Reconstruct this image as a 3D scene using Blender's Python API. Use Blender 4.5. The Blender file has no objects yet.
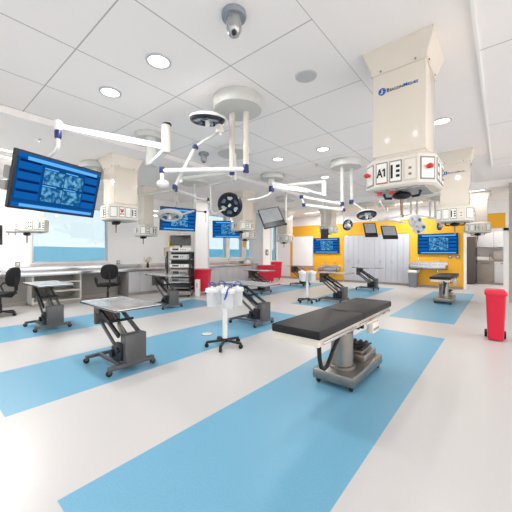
import bpy, bmesh, math, random
from mathutils import Vector, Matrix
random.seed(7)
PI = math.pi
COL = bpy.context.scene.collection

# ------------------------------------------------------------------ camera calibration
F_, CX, CY, HC = 295.0, 256.0, 253.0, 1.45
TH = math.atan2(246, 295)
SN, CS = math.sin(TH), math.cos(TH)

def at(px, py, d):
    l = d * (px - CX) / F_
    return Vector((-SN * d + CS * l, CS * d + SN * l, HC + (CY - py) / F_ * d))

# ------------------------------------------------------------------ materials
def lin(c):
    return tuple((v / 255 / 12.92) if v / 255 <= 0.04045 else ((v / 255 + 0.055) / 1.055) ** 2.4 for v in c)

def mat(name, rgb, rough=0.5, metal=0.0, noise=0.0, nscale=20.0, bump=0.0, spec=0.5, trans=0.0, stretch=None, alpha=1.0):
    m = bpy.data.materials.new(name); m.use_nodes = True
    nt = m.node_tree; b = nt.nodes['Principled BSDF']
    c = lin(rgb)
    b.inputs['Base Color'].default_value = (*c, 1)
    b.inputs['Roughness'].default_value = rough
    b.inputs['Metallic'].default_value = metal
    b.inputs['Specular IOR Level'].default_value = spec
    b.inputs['Transmission Weight'].default_value = trans
    b.inputs['Alpha'].default_value = alpha
    if noise or bump:
        tc = nt.nodes.new('ShaderNodeTexCoord'); mp = nt.nodes.new('ShaderNodeMapping')
        nt.links.new(tc.outputs['Object'], mp.inputs['Vector'])
        if stretch: mp.inputs['Scale'].default_value = stretch
        n = nt.nodes.new('ShaderNodeTexNoise'); n.inputs['Scale'].default_value = nscale; n.inputs['Detail'].default_value = 3
        nt.links.new(mp.outputs['Vector'], n.inputs['Vector'])
        if noise:
            r = nt.nodes.new('ShaderNodeValToRGB')
            r.color_ramp.elements[0].position = 0.3; r.color_ramp.elements[1].position = 0.7
            r.color_ramp.elements[0].color = tuple(max(0, v * (1 - noise)) for v in c) + (1,)
            r.color_ramp.elements[1].color = tuple(min(1, v * (1 + noise)) for v in c) + (1,)
            nt.links.new(n.outputs['Fac'], r.inputs['Fac']); nt.links.new(r.outputs['Color'], b.inputs['Base Color'])
        if bump:
            bp = nt.nodes.new('ShaderNodeBump'); bp.inputs['Strength'].default_value = bump; bp.inputs['Distance'].default_value = 0.01
            nt.links.new(n.outputs['Fac'], bp.inputs['Height']); nt.links.new(bp.outputs['Normal'], b.inputs['Normal'])
    return m

def emit(name, rgb, s=1.0):
    m = bpy.data.materials.new(name); m.use_nodes = True
    nt = m.node_tree; nt.nodes.clear()
    e = nt.nodes.new('ShaderNodeEmission'); o = nt.nodes.new('ShaderNodeOutputMaterial')
    e.inputs['Color'].default_value = (*lin(rgb), 1); e.inputs['Strength'].default_value = s
    nt.links.new(e.outputs[0], o.inputs[0]); return m

def tiles(name, rgb, ox, sx, oy, sy, line=(188, 186, 185), w=0.014):
    m = bpy.data.materials.new(name); m.use_nodes = True
    nt = m.node_tree; b = nt.nodes['Principled BSDF']; b.inputs['Roughness'].default_value = 0.8
    b.inputs['Specular IOR Level'].default_value = 0.25
    tc = nt.nodes.new('ShaderNodeTexCoord'); sp = nt.nodes.new('ShaderNodeSeparateXYZ')
    nt.links.new(tc.outputs['Object'], sp.inputs[0])
    facs = []
    for k, (o, s) in (('X', (ox, sx)), ('Y', (oy, sy))):
        a = nt.nodes.new('ShaderNodeMath'); a.operation = 'SUBTRACT'; a.inputs[1].default_value = o - w / 2 - 50 * s
        nt.links.new(sp.outputs[k], a.inputs[0])
        mo = nt.nodes.new('ShaderNodeMath'); mo.operation = 'MODULO'; mo.inputs[1].default_value = s
        nt.links.new(a.outputs[0], mo.inputs[0])
        lt = nt.nodes.new('ShaderNodeMath'); lt.operation = 'LESS_THAN'; lt.inputs[1].default_value = w
        nt.links.new(mo.outputs[0], lt.inputs[0]); facs.append(lt)
    mx = nt.nodes.new('ShaderNodeMath'); mx.operation = 'MAXIMUM'
    nt.links.new(facs[0].outputs[0], mx.inputs[0]); nt.links.new(facs[1].outputs[0], mx.inputs[1])
    mix = nt.nodes.new('ShaderNodeMix'); mix.data_type = 'RGBA'
    mix.inputs['A'].default_value = (*lin(rgb), 1); mix.inputs['B'].default_value = (*lin(line), 1)
    nt.links.new(mx.outputs[0], mix.inputs['Factor']); nt.links.new(mix.outputs['Result'], b.inputs['Base Color'])
    return m

M = dict(
    floor=mat('floor_white', (197, 195, 194), 0.32, noise=0.015, nscale=60, spec=0.35),
    blue=mat('floor_blue', (109, 165, 193), 0.38, noise=0.07, nscale=90, spec=0.3),
    wall=mat('wall_white', (242, 241, 240), 0.6, noise=0.005, nscale=6),
    yellow=mat('wall_yellow', (240, 178, 44), 0.5, noise=0.01, nscale=8),
    ceil=mat('ceiling_plain', (248, 243, 240), 0.8, noise=0.005, nscale=6, spec=0.2),
    tile=tiles('ceiling_tiles', (248, 243, 240), -2.45, 1.08, 1.2, 1.27),
    tile2=tiles('ceiling_tiles_right', (248, 244, 242), -0.2, 1.22, 4.0, 2.45),
    trim=mat('trim_white', (242, 242, 240), 0.4, noise=0.01),
    greyframe=mat('window_frame_grey', (205, 206, 208), 0.4, noise=0.01),
    cream=mat('cream_painted_metal', (224, 214, 200), 0.13, noise=0.008, nscale=5),
    headcream=mat('ivory_painted_metal', (228, 222, 211), 0.3, noise=0.012, nscale=5),
    white=mat('white_enamel', (236, 236, 235), 0.28, noise=0.01),
    canopy=mat('canopy_pale_grey', (205, 205, 200), 0.4, noise=0.01),
    tubepale=mat('drop_tube_pale', (214, 208, 198), 0.3, noise=0.01),
    steel=mat('brushed_steel', (204, 205, 207), 0.24, 0.9, noise=0.02, nscale=6, stretch=(40, 2, 2)),
    steeldull=mat('dull_steel', (146, 141, 135), 0.32, 0.85, noise=0.05, nscale=10),
    lift=mat('grey_lift_paint', (94, 94, 95), 0.42, 0.35, noise=0.04, nscale=14),
    liftdark=mat('dark_lift_steel', (44, 44, 46), 0.4, 0.5, noise=0.05),
    bracket=mat('brown_grey_bracket', (92, 84, 80), 0.45, 0.4, noise=0.05),
    black=mat('black_plastic', (22, 22, 24), 0.45, noise=0.1, nscale=30),
    rubber=mat('black_rubber', (26, 26, 28), 0.7, noise=0.1, nscale=40),
    pad=mat('black_vinyl', (27, 27, 29), 0.5, noise=0.06, nscale=80, bump=0.03, spec=0.3),
    fabric=mat('black_chair_fabric', (24, 24, 27), 0.9, noise=0.2, nscale=160, bump=0.1),
    red=mat('red_plastic', (216, 24, 58), 0.4, noise=0.03, nscale=10),
    redknob=mat('red_knob', (222, 40, 44), 0.35, noise=0.02),
    navy=mat('navy_plastic', (32, 44, 98), 0.35, noise=0.03),
    bluehose=mat('blue_hose', (36, 76, 168), 0.4, noise=0.03),
    clear=mat('milky_canister', (244, 246, 248), 0.2, noise=0.01, trans=0.3),
    shelf=mat('shelf_pale', (206, 203, 197), 0.5, noise=0.015),
    cabgrey=mat('cabinet_grey', (192, 192, 195), 0.45, noise=0.01),
    cabdark=mat('cabinet_side_grey', (126, 124, 123), 0.5, noise=0.02),
    kneeback=mat('knee_panel', (150, 146, 141), 0.5, noise=0.02),
    locker=mat('locker_grey', (192, 195, 203), 0.4, noise=0.012, nscale=4),
    plinth=mat('plinth_beige', (170, 162, 154), 0.5, noise=0.02),
    wood=mat('grey_wood', (136, 128, 122), 0.5, noise=0.15, nscale=6, stretch=(1, 1, 12)),
    fridge=mat('dark_steel', (92, 90, 90), 0.35, 0.6, noise=0.05),
    chrome=mat('chrome', (210, 212, 214), 0.15, 1.0, noise=0.02),
    domegl=mat('dome_silver', (176, 176, 176), 0.22, 0.7, noise=0.04),
    domerim=mat('dome_rim_blue_grey', (150, 158, 166), 0.4, 0.4, noise=0.04),
    speaker=mat('speaker_grille', (196, 194, 194), 0.6, noise=0.12, nscale=220),
    plate=mat('panel_plate', (240, 238, 232), 0.4, noise=0.01),
    plateframe=mat('plate_grey_frame', (138, 136, 134), 0.4, noise=0.02),
    ink=mat('ink_black', (20, 20, 22), 0.5, noise=0.02),
    inkblue=mat('ink_blue', (28, 92, 168), 0.45, noise=0.02),
    inknavy=mat('ink_navy', (44, 58, 92), 0.45, noise=0.02),
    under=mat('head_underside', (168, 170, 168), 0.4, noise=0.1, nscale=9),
    tan=mat('tan_probe', (150, 122, 104), 0.4, noise=0.05),
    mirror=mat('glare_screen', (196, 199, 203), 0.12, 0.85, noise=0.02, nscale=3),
    glassoff=mat('switched_off_screen', (46, 46, 50), 0.08, noise=0.05, nscale=3),
    lampglass=mat('lamp_lens', (196, 200, 206), 0.12, 0.3, noise=0.04),
    lampdark=mat('lamp_dark_ring', (30, 34, 42), 0.25, 0.2, noise=0.1),
    lampblue=mat('lamp_blue_grey', (96, 112, 134), 0.2, 0.3, noise=0.08),
    yellowp=mat('yellow_plastic', (236, 206, 40), 0.5, noise=0.02),
    beige=mat('beige_plastic', (206, 200, 182), 0.5, noise=0.02),
    trashgrey=mat('trash_grey', (128, 130, 136), 0.5, noise=0.03),
    leaf=mat('leaf_green', (74, 96, 50), 0.6, noise=0.2),
    board=mat('whiteboard', (244, 245, 246), 0.2, noise=0.004),
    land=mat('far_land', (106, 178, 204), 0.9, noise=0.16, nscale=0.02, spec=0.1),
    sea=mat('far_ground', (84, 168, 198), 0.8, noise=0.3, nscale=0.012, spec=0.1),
    fixture=mat('light_trim_ring', (196, 197, 198), 0.35, 0.3, noise=0.02),
    lamp=emit('lamp_glow', (255, 252, 246), 3.0),
    scr0=emit('screen_deep_blue', (12, 70, 128), 0.9),
    scr1=emit('screen_mid_blue', (16, 86, 158), 0.95),
    scr2=emit('screen_pale_blue', (92, 164, 224), 1.0),
    scr3=emit('screen_dark_navy', (8, 36, 84), 0.9),
    scr4=emit('screen_white', (196, 226, 246), 1.0),
)
# tiled pictures on the screens: an emissive noise picture
def picture(name):
    m = bpy.data.materials.new(name); m.use_nodes = True
    nt = m.node_tree; nt.nodes.clear()
    tc = nt.nodes.new('ShaderNodeTexCoord'); n = nt.nodes.new('ShaderNodeTexNoise'); n.inputs['Scale'].default_value = 17; n.inputs['Detail'].default_value = 5
    r = nt.nodes.new('ShaderNodeValToRGB')
    r.color_ramp.elements[0].position = 0.42; r.color_ramp.elements[0].color = (*lin((18, 78, 132)), 1)
    r.color_ramp.elements[1].position = 0.66; r.color_ramp.elements[1].color = (*lin((104, 166, 196)), 1)
    e = nt.nodes.new('ShaderNodeEmission'); o = nt.nodes.new('ShaderNodeOutputMaterial')
    nt.links.new(tc.outputs['Object'], n.inputs['Vector']); nt.links.new(n.outputs['Fac'], r.inputs['Fac'])
    nt.links.new(r.outputs['Color'], e.inputs['Color']); nt.links.new(e.outputs[0], o.inputs[0])
    return m
M['pic'] = picture('screen_pictures')
def window_glass(col, nm):
    m = bpy.data.materials.new(nm); m.use_nodes = True
    nt = m.node_tree; nt.nodes.clear()
    t = nt.nodes.new('ShaderNodeBsdfTransparent'); t.inputs['Color'].default_value = (*col, 1)
    g = nt.nodes.new('ShaderNodeBsdfGlossy'); g.inputs['Roughness'].default_value = 0.03
    mx = nt.nodes.new('ShaderNodeMixShader'); mx.inputs[0].default_value = 0.04
    o = nt.nodes.new('ShaderNodeOutputMaterial')
    nt.links.new(t.outputs[0], mx.inputs[1]); nt.links.new(g.outputs[0], mx.inputs[2]); nt.links.new(mx.outputs[0], o.inputs[0])
    return m
M['glass'] = window_glass((0.525, 0.585, 0.605), 'tinted_window_glass'); M['glassclear'] = window_glass((0.95, 0.95, 0.95), 'clear_window_glass')

# ------------------------------------------------------------------ mesh helpers
class MB:
    def __init__(s): s.bm = bmesh.new(); s.mi = 0
    def m(s, i): s.mi = i; return s
    def _fin(s, faces):
        for f in faces: f.material_index = s.mi
    def box(s, c, d, bev=0.0, rot=None):
        r = bmesh.ops.create_cube(s.bm, size=1.0)
        vs = r['verts']
        for v in vs: v.co = Vector((v.co.x * d[0], v.co.y * d[1], v.co.z * d[2]))
        fs = set(f for v in vs for f in v.link_faces)
        if bev:
            es = list(set(e for v in vs for e in v.link_edges))
            o = bmesh.ops.bevel(s.bm, geom=es, offset=bev, segments=2, affect='EDGES', profile=0.6)
            vs = list(set(o['verts']) | set(v for v in vs if v.is_valid)); fs = set(f for v in vs for f in v.link_faces)
        for v in vs:
            p = v.co
            if rot is not None: p = rot @ p
            v.co = p + Vector(c)
        s._fin(fs); return s
    def span(s, x0, x1, y0, y1, z0, z1, bev=0.0):
        return s.box(((x0 + x1) / 2, (y0 + y1) / 2, (z0 + z1) / 2), (abs(x1 - x0), abs(y1 - y0), abs(z1 - z0)), bev)
    def bar(s, p0, p1, w, h, bev=0.0):
        p0, p1 = Vector(p0), Vector(p1); d = p1 - p0; L = d.length
        z = d.normalized(); up = Vector((0, 0, 1)) if abs(z.z) < 0.95 else Vector((1, 0, 0))
        x = up.cross(z).normalized(); y = z.cross(x)
        R = Matrix((x, y, z)).transposed()
        return s.box((p0 + p1) / 2, (w, h, L), bev, R)
    def ring(s, c, x, y, r, seg):
        return [s.bm.verts.new(c + x * (r * math.cos(2 * PI * k / seg)) + y * (r * math.sin(2 * PI * k / seg))) for k in range(seg)]
    def cyl(s, p0, p1, r0, r1=None, seg=16, cap=True):
        p0, p1 = Vector(p0), Vector(p1); r1 = r0 if r1 is None else r1
        z = (p1 - p0).normalized(); up = Vector((0, 0, 1)) if abs(z.z) < 0.95 else Vector((1, 0, 0))
        x = up.cross(z).normalized(); y = z.cross(x); f = []
        a = s.ring(p0, x, y, r0, seg); b = s.ring(p1, x, y, r1, seg)
        for k in range(seg): f.append(s.bm.faces.new((a[k], a[(k + 1) % seg], b[(k + 1) % seg], b[k])))
        if cap: f.append(s.bm.faces.new(list(reversed(a)))); f.append(s.bm.faces.new(b))
        s._fin(f); return s
    def tube(s, pts, r, seg=10):
        pts = [Vector(p) for p in pts]; rings = []; f = []; px = None
        for i, p in enumerate(pts):
            t = (pts[min(i + 1, len(pts) - 1)] - pts[max(i - 1, 0)]).normalized()
            if px is None:
                up = Vector((0, 0, 1)) if abs(t.z) < 0.9 else Vector((1, 0, 0)); px = up.cross(t).normalized()
            x = (px - t * px.dot(t)).normalized(); px = x
            rings.append(s.ring(p, x, t.cross(x), r, seg))
        for a, b in zip(rings, rings[1:]):
            for k in range(seg): f.append(s.bm.faces.new((a[k], a[(k + 1) % seg], b[(k + 1) % seg], b[k])))
        f.append(s.bm.faces.new(list(reversed(rings[0])))); f.append(s.bm.faces.new(rings[-1]))
        s._fin(f); return s
    def lathe(s, prof, c=(0, 0, 0), axis=(0, 0, 1), seg=24):
        c = Vector(c); z = Vector(axis).normalized(); up = Vector((0, 0, 1)) if abs(z.z) < 0.95 else Vector((1, 0, 0))
        x = up.cross(z).normalized(); y = z.cross(x); f = []
        rs = [s.ring(c + z * h, x, y, max(r, 1e-4), seg) for r, h in prof]
        for a, b in zip(rs, rs[1:]):
            for k in range(seg): f.append(s.bm.faces.new((a[k], a[(k + 1) % seg], b[(k + 1) % seg], b[k])))
        f.append(s.bm.faces.new(list(reversed(rs[0])))); f.append(s.bm.faces.new(rs[-1]))
        s._fin(f); return s
    def torus(s, c, axis, R, r, seg=28, ms=8, a0=0, a1=2 * PI):
        c = Vector(c); z = Vector(axis).normalized(); up = Vector((0, 0, 1)) if abs(z.z) < 0.95 else Vector((1, 0, 0))
        x = up.cross(z).normalized(); y = z.cross(x); f = []; rs = []
        full = abs(a1 - a0 - 2 * PI) < 1e-6; n = seg if full else seg + 1
        for k in range(n):
            a = a0 + (a1 - a0) * k / seg; d = x * math.cos(a) + y * math.sin(a)
            rs.append(s.ring(c + d * R, d, z, r, ms))
        for k in range(seg):
            A = rs[k]; B = rs[(k + 1) % n]
            for j in range(ms): f.append(s.bm.faces.new((A[j], A[(j + 1) % ms], B[(j + 1) % ms], B[j])))
        if not full: f.append(s.bm.faces.new(rs[0])); f.append(s.bm.faces.new(list(reversed(rs[-1]))))
        s._fin(f); return s
    def loft(s, sections):
        """sections: lists of points (same count), closed loops; capped"""
        f = []; rs = [[s.bm.verts.new(Vector(p)) for p in sec] for sec in sections]; n = len(rs[0])
        for a, b in zip(rs, rs[1:]):
            for k in range(n): f.append(s.bm.faces.new((a[k], a[(k + 1) % n], b[(k + 1) % n], b[k])))
        f.append(s.bm.faces.new(list(reversed(rs[0])))); f.append(s.bm.faces.new(rs[-1]))
        s._fin(f); return s
    def ball(s, c, r, sc=(1, 1, 1), rot=None, seg=16):
        o = bmesh.ops.create_uvsphere(s.bm, u_segments=seg, v_segments=max(6, seg // 2), radius=r)
        for v in o['verts']:
            p = Vector((v.co.x * sc[0], v.co.y * sc[1], v.co.z * sc[2]))
            if rot is not None: p = rot @ p
            v.co = p + Vector(c)
        s._fin(set(f for v in o['verts'] for f in v.link_faces)); return s
    def xf(s, R, t=(0, 0, 0)):
        for v in s.bm.verts: v.co = R @ v.co + Vector(t)
        return s
    def build(s, name, mats, parent=None, loc=None, rotz=0.0, sharp=35):
        bmesh.ops.recalc_face_normals(s.bm, faces=s.bm.faces[:])
        me = bpy.data.meshes.new(name); s.bm.to_mesh(me); s.bm.free()
        for mt in (mats if isinstance(mats, (list, tuple)) else [mats]): me.materials.append(M[mt] if isinstance(mt, str) else mt)
        me.polygons.foreach_set('use_smooth', [True] * len(me.polygons))
        me.set_sharp_from_angle(angle=math.radians(sharp))
        o = bpy.data.objects.new(name, me); COL.objects.link(o)
        if parent is not None: o.parent = parent
        if loc is not None: o.location = loc
        o.rotation_euler.z = rotz
        return o

def tag(o, label=None, cat=None, group=None, kind=None):
    if label: o['label'] = label
    if cat: o['category'] = cat
    if group: o['group'] = group
    if kind: o['kind'] = kind
    return o

def thing(name, label, cat, loc, rotz=0.0, group=None):
    e = bpy.data.objects.new(name, None); COL.objects.link(e)
    e.empty_display_size = 0.1
    e.location = loc; e.rotation_euler.z = rotz
    return tag(e, label, cat, group)

def copy_tree(o, parent=None):
    c = o.copy(); COL.objects.link(c)
    if parent is not None: c.parent = parent
    for ch in [x for x in o.children]: copy_tree(ch, c)
    return c

def dup(o, label, loc, rotz=None):
    c = copy_tree(o); c['label'] = label; c.location = loc
    if rotz is not None: c.rotation_euler.z = rotz
    return c

def struct(o, label=None):
    o['kind'] = 'structure'
    if label: o['label'] = label
    return o

def text_mesh(name, body, size, material, parent, loc, rot, extrude=0.0015, align='LEFT'):
    cu = bpy.data.curves.new(name, 'FONT'); cu.body = body; cu.size = size; cu.extrude = extrude; cu.align_x = align
    cu.offset = (0.03 if body == 'A' else 0.012) * size
    t = bpy.data.objects.new(name, cu); COL.objects.link(t)
    dg = bpy.context.evaluated_depsgraph_get()
    me = bpy.data.meshes.new_from_object(t.evaluated_get(dg))
    bpy.data.objects.remove(t); bpy.data.curves.remove(cu)
    me.materials.clear(); me.materials.append(M[material])
    o = bpy.data.objects.new(name, me); COL.objects.link(o)
    o.parent = parent; o.location = loc; o.rotation_euler = rot
    w = max(v.co.x for v in me.vertices) - min(v.co.x for v in me.vertices)
    return o, w

# ------------------------------------------------------------------ setting
# floor with inlaid blue bays
XS = [-10.6, -7.5, -6.2, -4.68, -3.37, -2.0, -0.74, 3.0, 7.0]
YS = [-5.0, 0.58, 5.88, 7.15, 12.9, 18.2]
b = MB()
for i in range(len(XS) - 1):
    for j in range(len(YS) - 1):
        b.m(1 if (i in (1, 3, 5) and j in (1, 3)) else 0)
        vs = [b.bm.verts.new((x, y, 0)) for x, y in ((XS[i], YS[j]), (XS[i + 1], YS[j]), (XS[i + 1], YS[j + 1]), (XS[i], YS[j + 1]))]
        b._fin([b.bm.faces.new(vs)])
b.m(0).span(XS[0], XS[-1], YS[0], YS[-1], -0.12, -0.002)
bmesh.ops.remove_doubles(b.bm, verts=b.bm.verts[:], dist=1e-5)
struct(b.build('floor', ['floor', 'blue']), 'white floor with six blue rectangular bays')

ZC = 3.65
struct(MB().span(-5.73, -1.37, -5, 11.5, ZC, 3.95).build('ceiling', ['tile']), 'raised tiled centre of the white ceiling')
struct(MB().span(-1.37, -0.2, -5, 11.5, ZC, 3.95).build('ceiling', ['ceil']), 'plain white strip of ceiling beside the tiles')
struct(MB().span(-0.2, 7, -5, 9.57, 3.64, 3.95).build('ceiling', ['tile2']), 'tiled ceiling at the right')
struct(MB().span(-0.2, 7, 9.57, 11.5, ZC, 3.95).build('ceiling', ['ceil']), 'plain ceiling before the far beam')
struct(MB().span(-10.6, -5.73, -5, 11.5, 3.55, 3.95).build('ceiling', ['ceil']), 'lower ceiling along the window side')
struct(MB().span(-10.6, 7, 11.5, 18.2, 3.45, 3.95).build('ceiling', ['ceil']), 'lower ceiling over the far end')
struct(MB().span(-0.215, -0.185, -5, 9.57, 3.625, 3.66).span(-0.215, 7, 9.57, 9.60, 3.625, 3.66).build('trim_1', ['trim']), 'white edge trim of the right-hand ceiling tiles')

# window wall (left): X = -10.25, with openings
WX0, WX1 = -10.5, -10.25
wins = [(2.36, 4.46, 1.17, 2.9), (8.6, 10.06, 1.22, 3.2), (10.26, 11.2, 1.22, 3.2), (11.5, 12.1, 1.22, 3.2), (13.72, 14.2, 0.98, 3.0), (-3.5, -0.9, 1.17, 2.9)]
wins.sort()
b = MB(); y = -5.0
for (a, c, z0, z1) in wins:
    b.span(WX0, WX1, y, a, 0, 3.7); b.span(WX0, WX1, a, c, 0, z0); b.span(WX0, WX1, a, c, z1, 3.7); y = c
b.span(WX0, WX1, y, 14.3, 0, 3.7)
struct(b.build('wall_left', ['wall']), 'white wall with windows')
for k, (a, c, z0, z1) in enumerate(wins):
    n = k + 1
    fr = MB()
    t = 0.035
    for (ya, yb, za, zb) in ((a, a + t, z0, z1), (c - t, c, z0, z1), (a, c, z0, z0 + t), (a, c, z1 - t, z1)):
        fr.span(-10.33, -10.255, ya, yb, za, zb)
    fo = struct(fr.build('window_%d' % n, ['greyframe']), 'window in the left wall')
    g = MB().span(-10.30, -10.29, a + t, c - t, z0 + t, z1 - t).build('window_pane', ['glass'], fo)
    s = MB().span(-10.25, -10.16, a - 0.05, c + 0.05, z0 - 0.045, z0 - 0.005, 0.006).build('window_sill', ['trim'], fo)

# pillars against the window wall
def pillar(y0, y1, x1=-9.35):
    o = struct(MB().span(-10.25, x1, y0, y1, 0, 3.56).build('trim_2', ['wall']), 'white pillar between the windows')
    MB().span(x1 - 0.02, x1 + 0.012, y0 - 0.012, y0 + 0.05, 0.1, 3.5).span(x1 - 0.02, x1 + 0.012, y1 - 0.05, y1 + 0.012, 0.1, 3.5).build('corner_guard', ['greyframe'], o)
    MB().span(-10.2, x1 + 0.014, y0 - 0.014, y1 + 0.014, 0, 0.1).build('skirting', ['plinth'], o)
    return o
pillar(7.40, 8.15)
pillar(11.72, 12.42)

# far wall
FY = 14.3
b = MB()
b.m(0).span(-10.5, -9.36, FY, FY + 0.2, 0, 3.5)
b.m(1).span(-9.36, -6.16, FY, FY + 0.2, 0, 2.95)
b.m(1).span(-6.16, -3.11, FY, FY + 0.2, 2.33, 2.95)
b.m(1).span(-3.11, -1.12, FY, FY + 0.2, 0, 2.95)
b.m(1).span(-1.12, 0.1, FY, FY + 0.2, 2.33, 2.95)
b.m(0).span(-9.36, 7.0, FY, FY + 0.2, 2.95, 3.5)
b.m(0).span(0.1, 7.0, FY, FY + 0.2, 0, 2.95)
b.m(0).span(-6.16, -3.11, FY + 0.62, FY + 0.7, 0, 2.4)
struct(b.build('wall_far', ['wall', 'yellow']), 'far wall, yellow between white ends')
struct(MB().span(-9.36, -6.2, FY - 0.02, FY, 0, 0.1).span(-3.08, -1.2, FY - 0.02, FY, 0, 0.1).span(-10.25, -9.36, FY - 0.02, FY, 0, 0.1).build('baseboard_far', ['plinth']))
struct(MB().span(-1.17, -1.09, FY - 0.03, FY + 0.23, 0, 2.38).span(0.04, 0.30, FY - 0.03, FY + 0.23, 0, 2.38).span(-1.17, 0.3, FY - 0.03, FY + 0.23, 2.28, 2.38).build('door_1', ['trim']), 'white doorway to the kitchen')
for nm, q in (('wall_kitchen_left', (-1.78, -1.63, 14.5, 18.0)), ('wall_kitchen_back', (-1.78, 2.0, 18.02, 18.15)), ('wall_kitchen_right', (1.85, 2.0, 14.5, 18.0))): struct(MB().span(*q, 0, 3.5).build(nm, ['wall']), 'white kitchen wall beyond the doorway')
# pillar at right under the far beam, rear wall
struct(MB().span(0.16, 0.95, 11.35, 11.9, 0, 3.5).build('trim_3', ['plinth']), 'beige pillar at the right')
b = MB(); x = -10.6
near = [(-9.6, -6.0), (-5.2, -1.6), (-0.8, 2.8), (3.6, 6.6)]  # unseen windows, added so daylight reaches the faces turned to the viewer
for a, c in near:
    b.span(x, a, -5.2, -5, 0, 3.7); b.span(a, c, -5.2, -5, 0, 0.9); b.span(a, c, -5.2, -5, 3.1, 3.7); x = c
b.span(x, 7, -5.2, -5, 0, 3.7)
struct(b.build('wall_near', ['wall']), 'white wall behind the viewer with window openings added for light')
for k, (a, c) in enumerate(near):
    fr = MB()
    for (xa, xb, za, zb) in ((a, a + .05, .9, 3.1), (c - .05, c, .9, 3.1), (a, c, .9, .95), (a, c, 3.05, 3.1)): fr.span(xa, xb, -5.17, -5.03, za, zb)
    fo = struct(fr.build('window_%d' % (7 + k), ['greyframe']), 'unseen window added for light behind the viewer')
    MB().span(a + .05, c - .05, -5.11, -5.10, .95, 3.05).build('window_pane', ['glassclear'], fo)

# landscape outside
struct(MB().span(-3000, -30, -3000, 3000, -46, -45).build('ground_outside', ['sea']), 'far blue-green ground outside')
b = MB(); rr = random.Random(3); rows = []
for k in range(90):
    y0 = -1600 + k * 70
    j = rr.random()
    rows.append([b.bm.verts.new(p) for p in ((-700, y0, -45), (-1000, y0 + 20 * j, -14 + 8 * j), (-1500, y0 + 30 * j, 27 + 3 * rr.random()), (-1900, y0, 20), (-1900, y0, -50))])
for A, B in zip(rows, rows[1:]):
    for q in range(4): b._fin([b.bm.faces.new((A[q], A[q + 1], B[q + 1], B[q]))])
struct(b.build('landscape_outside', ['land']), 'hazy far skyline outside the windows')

# ------------------------------------------------------------------ ceiling fixtures
def add_light(name, loc, size, power, color=(1, 0.985, 0.96), shape='DISK', sy=None, rot=(0, 0, 0)):
    l = bpy.data.lights.new(name, 'AREA'); l.shape = shape; l.size = size
    if sy: l.size_y = sy
    l.energy = power; l.color = color
    o = bpy.data.objects.new(name, l); COL.objects.link(o); o.location = loc; o.rotation_euler = rot
    return o
LP = 20.0
def downlight(x, y, z, label, r=0.115):
    t = thing('downlight', label, 'ceiling light', (x, y, z), group='round recessed downlights')
    MB().lathe([(r, 0.004), (r + 0.028, -0.0), (r + 0.026, -0.012), (r + 0.002, -0.014), (r - 0.004, 0.004)], seg=32).build('trim_ring', ['fixture'], t)
    MB().lathe([(r, 0.0), (r, -0.006)], seg=32).build('lens', ['lamp'], t)
    l = add_light('downlight_lamp', (0, 0, -0.03), r * 1.6, LP); l.parent = t
    return t
dls = [(-3.02, 1.88, ZC, 'large round downlight nearest the viewer on the tiled ceiling'),
       (-4.11, 1.82, ZC, 'round downlight left of the nearest one, second largest on the tiled ceiling'),
       (-0.77, 5.76, ZC, 'round downlight beside the tall cream service column marked A1'),
       (-2.91, 5.70, ZC, 'round downlight left of the twin-tube canopy in the middle of the tiles'),
       (-4.03, 5.63, ZC, 'round downlight furthest left of the middle row on the tiled ceiling'),
       (-3.94, 7.84, ZC, 'small round downlight above the tapered white spring arm in the middle distance')]
for x, y, z, l in dls: downlight(x, y, z, l)
# unseen fittings added on the ceiling grid for fill light, behind and beside the viewer
for x, y in ((-0.8, -1.9), (-3.0, -1.9), (-5.1, -1.9)): downlight(x, y, ZC, 'unseen round downlight added for fill on the ceiling behind the viewer')
for x, y in ((2.6, 1.2), (2.6, 5.4)): downlight(x, y, 3.64, 'round downlight added for fill on the tiled ceiling at the right, out of view')
def linear(x, y, z, length, label, along='y', w=0.1, p=58):
    t = thing('linear_light', label, 'ceiling light', (x, y, z), rotz=0 if along == 'y' else PI / 2, group='slim linear ceiling lights')
    MB().span(-w / 2 - .015, w / 2 + .015, -length / 2 - .015, length / 2 + .015, -0.012, 0.004, 0.003).build('housing', ['fixture'], t)
    MB().span(-w / 2, w / 2, -length / 2, length / 2, -0.018, -0.008).build('diffuser', ['lamp'], t)
    l = add_light('linear_lamp', (0, 0, -0.03), w, p, shape='RECTANGLE', sy=length); l.parent = t
linear(-7.75, 1.25, 3.55, 0.4, 'slim linear light above the near wall screen, the left one of two', p=45)
linear(-8.3, 1.52, 3.55, 0.4, 'slim linear light above the near wall screen, closer to the windows', p=45)
for zz, l in ((3.06, 'upper slim linear light high on the window wall, behind the left service column'), (2.88, 'lower slim linear light high on the window wall, behind the left service column')):
    t = thing('linear_wall_light', l, 'wall light', (-10.25, 5.65, zz), group='slim wall lights')
    MB().span(0, 0.05, -0.75, 0.75, -0.03, 0.03, 0.004).build('housing', ['fixture'], t)
    MB().span(0.05, 0.06, -0.73, 0.73, -0.02, 0.02).build('diffuser', ['lamp'], t)
linear(-8.3, 8.4, 3.55, 1.2, 'slim linear light on the low ceiling before the far windows', p=25)
linear(-0.62, 11.75, 3.45, 0.4, 'slim linear light just beyond the far beam, beside the second service column', 'x', p=6)
linear(-3.0, 13.0, 3.45, 1.2, 'slim linear light over the wall of grey lockers', 'x')
linear(-7.0, 13.0, 3.45, 1.2, 'slim linear light over the far whiteboard', 'x')
linear(0.0, 16.2, 3.45, 1.2, 'slim linear light on the kitchen ceiling', 'x')

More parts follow.
